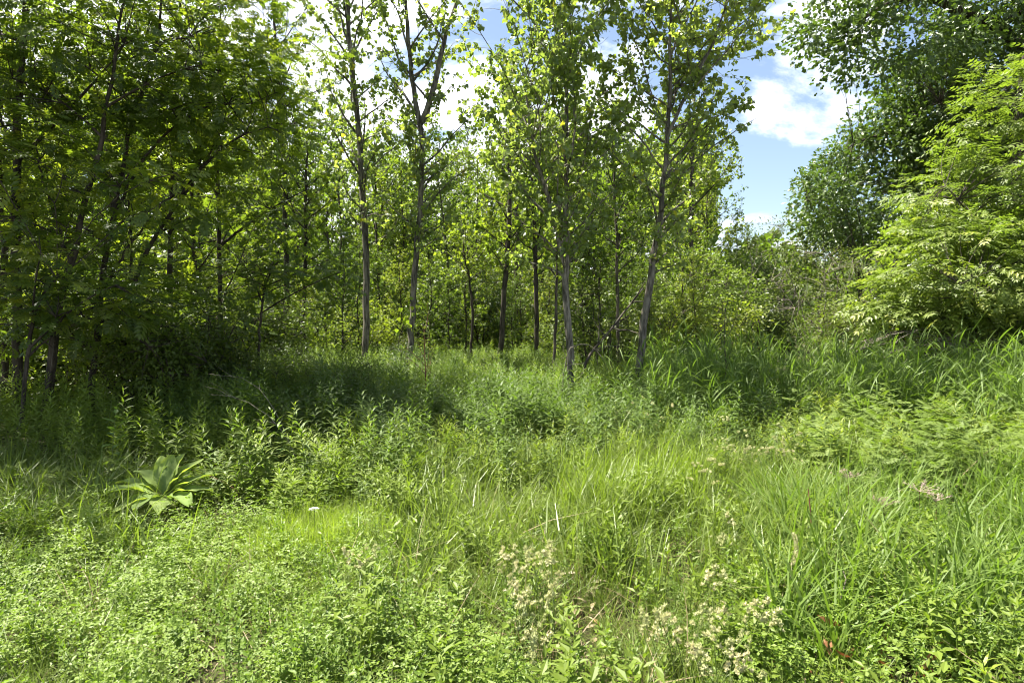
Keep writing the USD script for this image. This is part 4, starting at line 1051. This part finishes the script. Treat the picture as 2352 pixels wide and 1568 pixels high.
def build_specimens():
    X = lambda px, Y: ground_x(px, Y)
    x, y = ROSETTES[0][:2]
    mullein("big pale felty rosette of broad upright leaves at the edge of the shade", (x, y, .20), [
        (95, 74, .30, .12), (65, 72, .28, .10), (122, 74, .28, .11), (42, 62, .30, .10), (20, 38, .33, .10), (165, 30, .36, .10), (148, 42, .33, .10), (182, 22, .38, .10), (200, 28, .30, .11), (0, 24, .33, .11), (140, 68, .24, .09), (75, 50, .3, .1), (108, 46, .34, .12), (30, 66, .22, .08),
        (80, 74, .26, .09), (250, 18, .24, .11), (290, 14, .26, .12), (-35, 10, .28, .13), (225, 8, .28, .11), (100, 80, .20, .08)])
    x, y = ROSETTES[1][:2]
    mullein("small felty rosette of two grey green leaves low at the left", (x, y, .02), [(110, 50, .26, .12), (60, 58, .22, .11), (160, 30, .24, .1), (20, 25, .2, .1), (280, 15, .16, .09)])
    stalk_thing("broadleaf_plant", "tall single weed with broad pointed leaves in the shade left of the rosette", (X(245, 6.0), 6.0), .82, 17, lobeless(.42), .13, "dock", 400, up=.45)
    for k, (px, Y, h, lab) in enumerate([(592, 5.5, .62, "bright goldenrod with star-shaped leaf tops left of the sunny weeds, in front of dark shade"),
                                         (655, 5.9, .80, "tallest bright goldenrod, leafy top standing against the dark shade"),
                                         (555, 5.3, .52, "shorter goldenrod at the left end of the sunny weeds"),
                                         (830, 5.9, .62, "bright goldenrod at the right end of the sunny weeds"),
                                         (700, 5.7, .66, "goldenrod in the middle of the sunny weeds"),
                                         (1300, 6.6, .72, "leafy goldenrod standing up from the tall grass below the bushy poplar")]):
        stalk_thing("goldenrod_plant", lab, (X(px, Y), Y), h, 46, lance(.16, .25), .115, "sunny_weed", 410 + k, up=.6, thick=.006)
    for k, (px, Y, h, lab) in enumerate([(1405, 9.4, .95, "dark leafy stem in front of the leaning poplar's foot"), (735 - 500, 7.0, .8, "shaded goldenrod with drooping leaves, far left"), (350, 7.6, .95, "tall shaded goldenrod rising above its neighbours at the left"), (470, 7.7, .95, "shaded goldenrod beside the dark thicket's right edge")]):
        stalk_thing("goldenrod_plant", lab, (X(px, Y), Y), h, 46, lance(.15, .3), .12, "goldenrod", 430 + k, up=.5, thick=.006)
    # orchard grass heads: every stalk a thing
    rng = np.random.default_rng(77)

    def head_mesh(r, n_lump, size):
        b = Bag()
        for k in range(n_lump):
            u = k / max(n_lump - 1, 1)
            c = np.array([r.normal(0, .008) * (1.6 - u), r.normal(0, .008) * (1.6 - u), size * u])
            side = unit([r.normal(), r.normal(), .2]) * .016 * (1.3 - u)
            c = c + side
            ico = np.array([(1, 0, 0), (-1, 0, 0), (0, 1, 0), (0, -1, 0), (0, 0, 1.3), (0, 0, -1.1)]) * r.uniform(.75, 1.2, (6, 1)) * .0075
            b.add(c + ico, [(0, 2, 4), (2, 1, 4), (1, 3, 4), (3, 0, 4), (2, 0, 5), (1, 2, 5), (3, 1, 5), (0, 3, 5)])
            m = 16
            d = r.standard_normal((m, 3))
            d /= np.linalg.norm(d, axis=1, keepdims=True)
            ax = d * .7 + unit(side + [0, 0, .02]) * .7
            v, lf = place(kite(.5, .4, .12), c + d * .0045, ax, r.standard_normal((m, 3)), .0105 * r.uniform(.7, 1.3, m))
            b.add(*joined(v, lf))
        return b.out()

    def orchard(label, group, loc, h, bend, az, seed, lumps=8, size=.085):
        r = np.random.default_rng(seed)
        o = np.array([loc[0], loc[1], float(gz(*loc))])
        t = thing("orchard_grass_stalk", label, "grass stalk", o, group)
        u = np.linspace(0, 1, 8)
        sp = np.outer(h * bend * u ** 2, [math.cos(az), math.sin(az), 0]) + np.outer(h * (u - .2 * bend * u ** 2), [0, 0, 1.0])
        part(t, "stem", Bag().tube(sp, np.linspace(.0022, .0013, 8), 4).out(), "stem", smooth=True)
        hv, hf = head_mesh(r, lumps, size)
        d = unit(sp[-1] - sp[-2])
        s = unit(np.cross(d, [.3, 1, .1]))
        n = np.cross(s, d)
        part(t, "seed_head", (sp[-1] + hv[:, :1] * s + hv[:, 1:2] * n + hv[:, 2:] * d, hf), "seed")
        return t

    clusters = [((1470, 1560, 1390, 1460), 7, "tight cluster of grass heads right of the litter", 2.75),
                ((1610, 1680, 1320, 1430), 9, "upper cluster of pale grass heads right of the litter", 2.95),
                ((1720, 1790, 1370, 1460), 8, "rightmost near cluster of pale grass heads", 2.8),
                ((1560, 1720, 1430, 1530), 7, "drooping grass heads low near the bottom", 2.55),
                ((1150, 1290, 1270, 1340), 14, "greenish grass heads before the tall grass", 3.25),
                ((1170, 1270, 1360, 1440), 9, "grass heads left of the litter", 2.9),
                ((1190, 1250, 1440, 1560), 6, "grass heads at the bottom near the middle", 2.5),
                ((1560, 1760, 1500, 1568), 5, "grass heads along the bottom edge", 2.35),
                ((1640, 1850, 960, 1090), 34, "small heads in the pale stand below the reeds", 5.6),
                ((1580, 1660, 1060, 1120), 10, "small heads left of the pale stand", 5.0),
                ((1390, 1560, 890, 980), 12, "small heads before the leaning poplar", 7.4),
                ((1640, 1700, 1190, 1260), 4, "few heads above the near clusters", 3.8),
                ((800, 860, 1310, 1340), 4, "grass heads at the right rim of the clover", 3.3)]
    for (x0, x1, y0, y1), n, lab, Y in clusters:
        protos = []
        for k in range(n):
            p = pt(x0 + (x1 - x0) * (k + rng.uniform(.1, .9)) / n, rng.uniform(y0, y1), Y + rng.uniform(-.15, .15))
            own = f"{lab}: the {ordinal(k)} from the left"
            z = max(p[2], .16)
            bend, az = rng.uniform(.05, .35), rng.uniform(0, 2 * np.pi)
            if k < 3:
                h = z / (1 - .2 * bend)
                t = orchard(own, lab, (p[0] - h * bend * math.cos(az), p[1] - h * bend * math.sin(az)), h, bend, az, 500 + int(x0) + k, lumps=int(rng.integers(6, 10)) if Y < 4 else 4, size=rng.uniform(.05, .085) * (1 if Y < 4 else .42))
                protos.append((t, z, np.array([h * bend * math.cos(az), h * bend * math.sin(az)])))
            else:
                t, z0, off = protos[k % 3]
                rot, s = rng.uniform(0, 360), np.clip(z / z0, .7, 1.35)
                c, sn_ = math.cos(math.radians(rot)), math.sin(math.radians(rot))
                o2 = s * np.array([off[0] * c - off[1] * sn_, off[0] * sn_ + off[1] * c])
                dup(t, "orchard_grass_stalk", (p[0] - o2[0], p[1] - o2[1], float(gz(p[0], p[1]))), rot, s, own, lab)
    # tan feathery head
    p = pt(1815, 1290, 3.35)
    r = np.random.default_rng(9)
    t = thing("grass_plume", "single tan feathery grass plume right of the near seed heads", "grass stalk", (p[0] - .02, p[1], 0))
    top = np.array([.03, 0, p[2]])
    sp = np.linspace([0, 0, 0], top, 6)
    part(t, "stem", Bag().tube(sp, .0018, 4).out(), "straw", smooth=True)
    m = 260
    u = r.random(m)
    ang = r.uniform(0, 6.28, m)
    c = top + np.c_[.02 * np.sin(u * 3) + .006 * np.cos(ang), .006 * np.sin(ang), -.02 + .16 * u]
    v, lf = place(kite(.3, .4, .1), c, np.c_[np.cos(ang), np.sin(ang), 1.6 + 0 * u], r.standard_normal((m, 3)), .014)
    part(t, "seed_head", joined(v, lf), "seed")
    # white flower head
    p = pt(722, 1172, 4.35)
    t = thing("white_flower", "white flat flower head above the bright grass patch", "flower", (p[0], p[1], 0))
    part(t, "stem", Bag().tube(np.linspace([0, .01, 0], [0, 0, p[2]], 5), .0022, 4).out(), "stem", smooth=True)
    m = 60
    a, rr = r.uniform(0, 6.28, m), .028 * np.sqrt(r.random(m))
    v, lf = place(kite(.8, .5, .1), np.c_[rr * np.cos(a), rr * np.sin(a), p[2] + .014 - 9 * rr ** 2], np.c_[np.cos(a), np.sin(a), .4 + 0 * a], np.c_[0 * a, 0 * a, 1 + 0 * a], .012)
    part(t, "flower_head", joined(v, lf), "petal")
    # dry pink umbels
    for k, (px, py, Y, s, lab) in enumerate([(2112, 1118, 4.6, .06, "largest dry brownish flower head left standing on the right"), (1948, 1088, 4.7, .045, "dry pinkish flower head above the coarse grass, left of the largest one"), (2030, 1152, 4.3, .04, "small dry flower head low between the other two"), (2150, 1140, 4.5, .035, "small dry flower head just right of the largest one")]):
        p = pt(px, py, Y)
        t = thing("dry_flower_head", lab, "dead flower", (p[0], p[1], 0))
        part(t, "stem", Bag().tube(np.linspace([.03, .02, 0], [0, 0, p[2] - .03], 6), .0025, 4).out(), "red_stem", smooth=True)
        b = Bag()
        for _ in range(16):
            e = np.array([r.normal(0, s), r.normal(0, s), p[2] + r.uniform(-.01, .03)])
            b.tube(np.array([[0, 0, p[2] - .03], e * .6 + [0, 0, (p[2] - .03) * .4], e]), .0012, 3)
            m = 9
            v, lf = place(kite(.5, .5, .1), e + r.normal(0, .006, (m, 3)), r.standard_normal((m, 3)), r.standard_normal((m, 3)), .011)
            b.add(*joined(v, lf))
        part(t, "flower_head", b.out(), "umbel")
    # dead stems
    def dead_stem(name, label, pts, r0, r1, mat, twigs=0, category="dead weed", seed=0, tw_len=.3):
        rr = np.random.default_rng(seed)
        P = np.array(pts)
        o = np.array([P[0, 0], P[0, 1], 0])
        t = thing(name, label, category, o)
        sp = spline(P, 14) + rr.normal(0, .004, (14, 3))
        part(t, "stem", Bag().tube(sp, np.linspace(r0, r1, 14), 6).out(), mat, smooth=True, origin=o)
        for k in range(twigs):
            i = rr.integers(4, 13)
            d = unit(unit(sp[i] - sp[i - 1]) + .7 * rr.standard_normal(3))
            tw = grow(rr, sp[i], d, tw_len * rr.uniform(.5, 1.2), 5, (0, 0, .03), .2)
            part(t, "twig", Bag().tube(tw, np.linspace(r1 * 1.3, r1 * .5, 6), 4).out(), mat, smooth=True, origin=o)
        return t
    def base(px, Y):
        xx = X(px, Y)
        return np.array([xx, Y, float(gz(xx, Y)) - .02])
    dead_stem("dead_weed", "long thin dead stem arching left out of the sunny weeds, upper one", [base(690, 6.2), pt(640, 980, 6.2), pt(560, 920, 6.3), pt(485, 905, 6.4)], .004, .0018, "dead_wood", 3, seed=1)
    dead_stem("dead_weed", "thin dead stem arching steeply left above the shade, from the sunny weeds", [base(680, 6.3), pt(640, 960, 6.3), pt(560, 870, 6.5), pt(480, 860, 6.6)], .004, .0018, "dead_wood", 3, seed=2)
    dead_stem("dead_weed", "straight pinkish dead stem slanting left over the big rosette", [base(560, 5.2), pt(530, 1115, 5.2), pt(440, 1080, 5.3), pt(362, 1055, 5.4)], .0035, .0015, "red_stem", 0, seed=3)
    dead_stem("dead_shrub", "reddish leafless seedling tree standing alone in the goldenrod", [base(978, 9.6), pt(978, 900, 9.6), pt(976, 820, 9.6), pt(972, 745, 9.6)], .012, .004, "red_stem", 11, category="dead shrub", seed=4, tw_len=.45)
    dead_stem("dead_limb", "grey dead limb leaning against the shade right of the bushy poplar", [base(1325, 11.5), pt(1345, 835, 11.5), pt(1400, 760, 11.8), pt(1480, 660, 12.2)], .03, .012, "bark_mid", 5, category="dead branch", seed=5, tw_len=.6)
    dead_stem("dead_limb", "pale forked dead branch hanging across the foot of the bushy poplar", [pt(1290, 800, 10.2) * [1, 1, 0] + [0, 0, -.02], pt(1310, 800, 10.2), pt(1340, 790, 10.2), pt(1395, 850, 10.1)], .010, .005, "dead_wood", 6, category="dead branch", seed=6, tw_len=.35)
    dead_stem("bare_sapling", "thin dark leafless sapling standing at the reed bed's left end", [base(1668, 9.3), pt(1668, 850, 9.3), pt(1664, 780, 9.3), pt(1668, 700, 9.3)], .012, .004, "bark_dark", 6, category="sapling", seed=7, tw_len=.5)
    dead_stem("dead_weed", "straight pale dead stalk leaning among the coarse grass at the lower right", [base(1922, 3.25), pt(1935, 1360, 3.25), pt(1940, 1310, 3.3)], .004, .003, "dead_wood", 0, seed=8)
    dead_stem("grass_stalk", "tall dark green stalk with a bent blade standing at the right", [base(1866, 3.9), pt(1862, 1220, 3.9), pt(1856, 1120, 3.95)], .005, .003, "red_stem", 0, category="grass stalk", seed=10)
    for k, (a, b_, lab) in enumerate([((1690, 735), (1740, 560), "bare pale twig rising from the olive bush, left one"), ((1850, 760), (1800, 610), "bare pale twig arching left out of the olive bush"), ((1900, 760), (1960, 590), "bare pale twig arching right out of the olive bush"), ((1880, 760), (1890, 570), "bare pale twig in the middle of the olive bush")]):
        dead_stem("dead_weed", lab, [base(a[0], 14.6), pt(a[0], a[1], 14.6), pt((a[0] + b_[0]) / 2 + 8, (a[1] + b_[1]) / 2, 14.4), pt(b_[0], b_[1], 14.3)], .008, .003, "dead_wood", 9, seed=20 + k, tw_len=.9)
    # pile of dead arching stems behind the reeds
    rr = np.random.default_rng(31)
    o = base(2130, 11.9)
    t = thing("brush_pile", "heap of grey dead stems behind the reed bed at the foot of the pale ash", "brush pile", (o[0], o[1], 0))
    for k in range(26):
        a = np.array([rr.uniform(-2.0, -.2), rr.normal(0, .3), rr.uniform(.5, 1.0)])
        c = np.array([rr.uniform(.2, 2.2), rr.normal(0, .3), rr.uniform(.4, 1.1)])
        mid = (a + c) / 2 + [0, 0, rr.uniform(.25, .55)]
        part(t, "dead_stem", Bag().tube(spline(np.array([a, mid, c]), 8), np.linspace(.007, .003, 8), 4).out(), "dead_wood", smooth=True)
    # bare litter
    p = base(1320, 3.55)
    t = thing("leaf_litter", "pale dead leaves on the bare spot between the near grasses", "dead leaves", (p[0], p[1], 0))
    for k in range(46):
        q = np.array([[rr.normal(0, .09), rr.normal(-.02, .22), rr.uniform(.03, .09)]])
        q[0, 2] += float(gz(p[0] + q[0, 0], p[1] + q[0, 1]))
        v, lf = place(lance(.3, .2), q, rr.standard_normal((1, 3)) * [1, 1, .25], rr.standard_normal((1, 3)) * .4 + [0, 0, 1], rr.uniform(.05, .12))
        part(t, "dead_leaf", (v[0], lf), "straw" if k % 4 else "rust")
    # rusty leaves low at the right
    p = base(2060, 2.9)
    t = thing("withered_plant", "rust-coloured withered leaves low at the right under the coarse grass", "dead leaves", (p[0], p[1], 0))
    for k in range(40):
        q = np.array([[rr.normal(0, .2), rr.normal(0, .12), rr.uniform(.02, .2)]])
        v, lf = place(lance(.25, .3), q, rr.standard_normal((1, 3)) * [1, 1, .8], rr.standard_normal((1, 3)) + [0, 0, .6], rr.uniform(.05, .11))
        part(t, "dead_leaf", (v[0], lf), "rust")
    # yellow-green plant in the lower right corner
    for k, (px, Y, lab) in enumerate([(2310, 2.35, "yellow-green leafy weed in the lower right corner")]):
        stalk_thing("broadleaf_plant", lab, (X(px, Y), Y), .42, 40, lance(.2, .25), .11, "bright_grass", 450 + k, up=.5)
    # small poplar shoot with glowing leaves
    o = base(925, 13.6)
    t = thing("poplar_shoot", "hanging spray of glowing round leaves beside the forked poplar's trunk", "sapling", (o[0], o[1], 0))
    tip, low = pt(945, 700, 13.6) - [o[0], o[1], 0], np.array([0, 0, 0])
    sp = spline(np.array([low, pt(915, 800, 13.6) - [o[0], o[1], 0], tip]), 10)
    part(t, "stem", Bag().tube(sp, np.linspace(.008, .003, 10), 4).out(), "bark_mid", smooth=True)
    for k in range(26):
        q = (sp[rr.integers(5, 10)] + rr.normal(0, .1, 3))[None]
        v, lf = place(deltoid(), q, np.array([[rr.normal(0, .4), rr.normal(0, .4), -1.0]]), rr.standard_normal((1, 3)) + [0, 1, .3], .095)
        part(t, "leaf", (v[0], lf), "bright_grass")


def lobeless(w):
    """A broad pointed leaf of eight triangles."""
    y = [.18, .42, .7]
    h = [.36, .5, .3]
    v = [(0, 0, 0), (0, 1, -.12)] + [(0, a, 0) for a in y] + [(-b * w, a, .06) for a, b in zip(y, h)] + [(b * w, a, .06) for a, b in zip(y, h)]
    f = [(0, 2, 5), (0, 8, 2), (2, 3, 6), (2, 6, 5), (2, 8, 9), (2, 9, 3), (3, 4, 7), (3, 7, 6), (3, 9, 10), (3, 10, 4), (4, 1, 7), (4, 10, 1)]
    return np.array(v), np.array(f)


build_specimens()
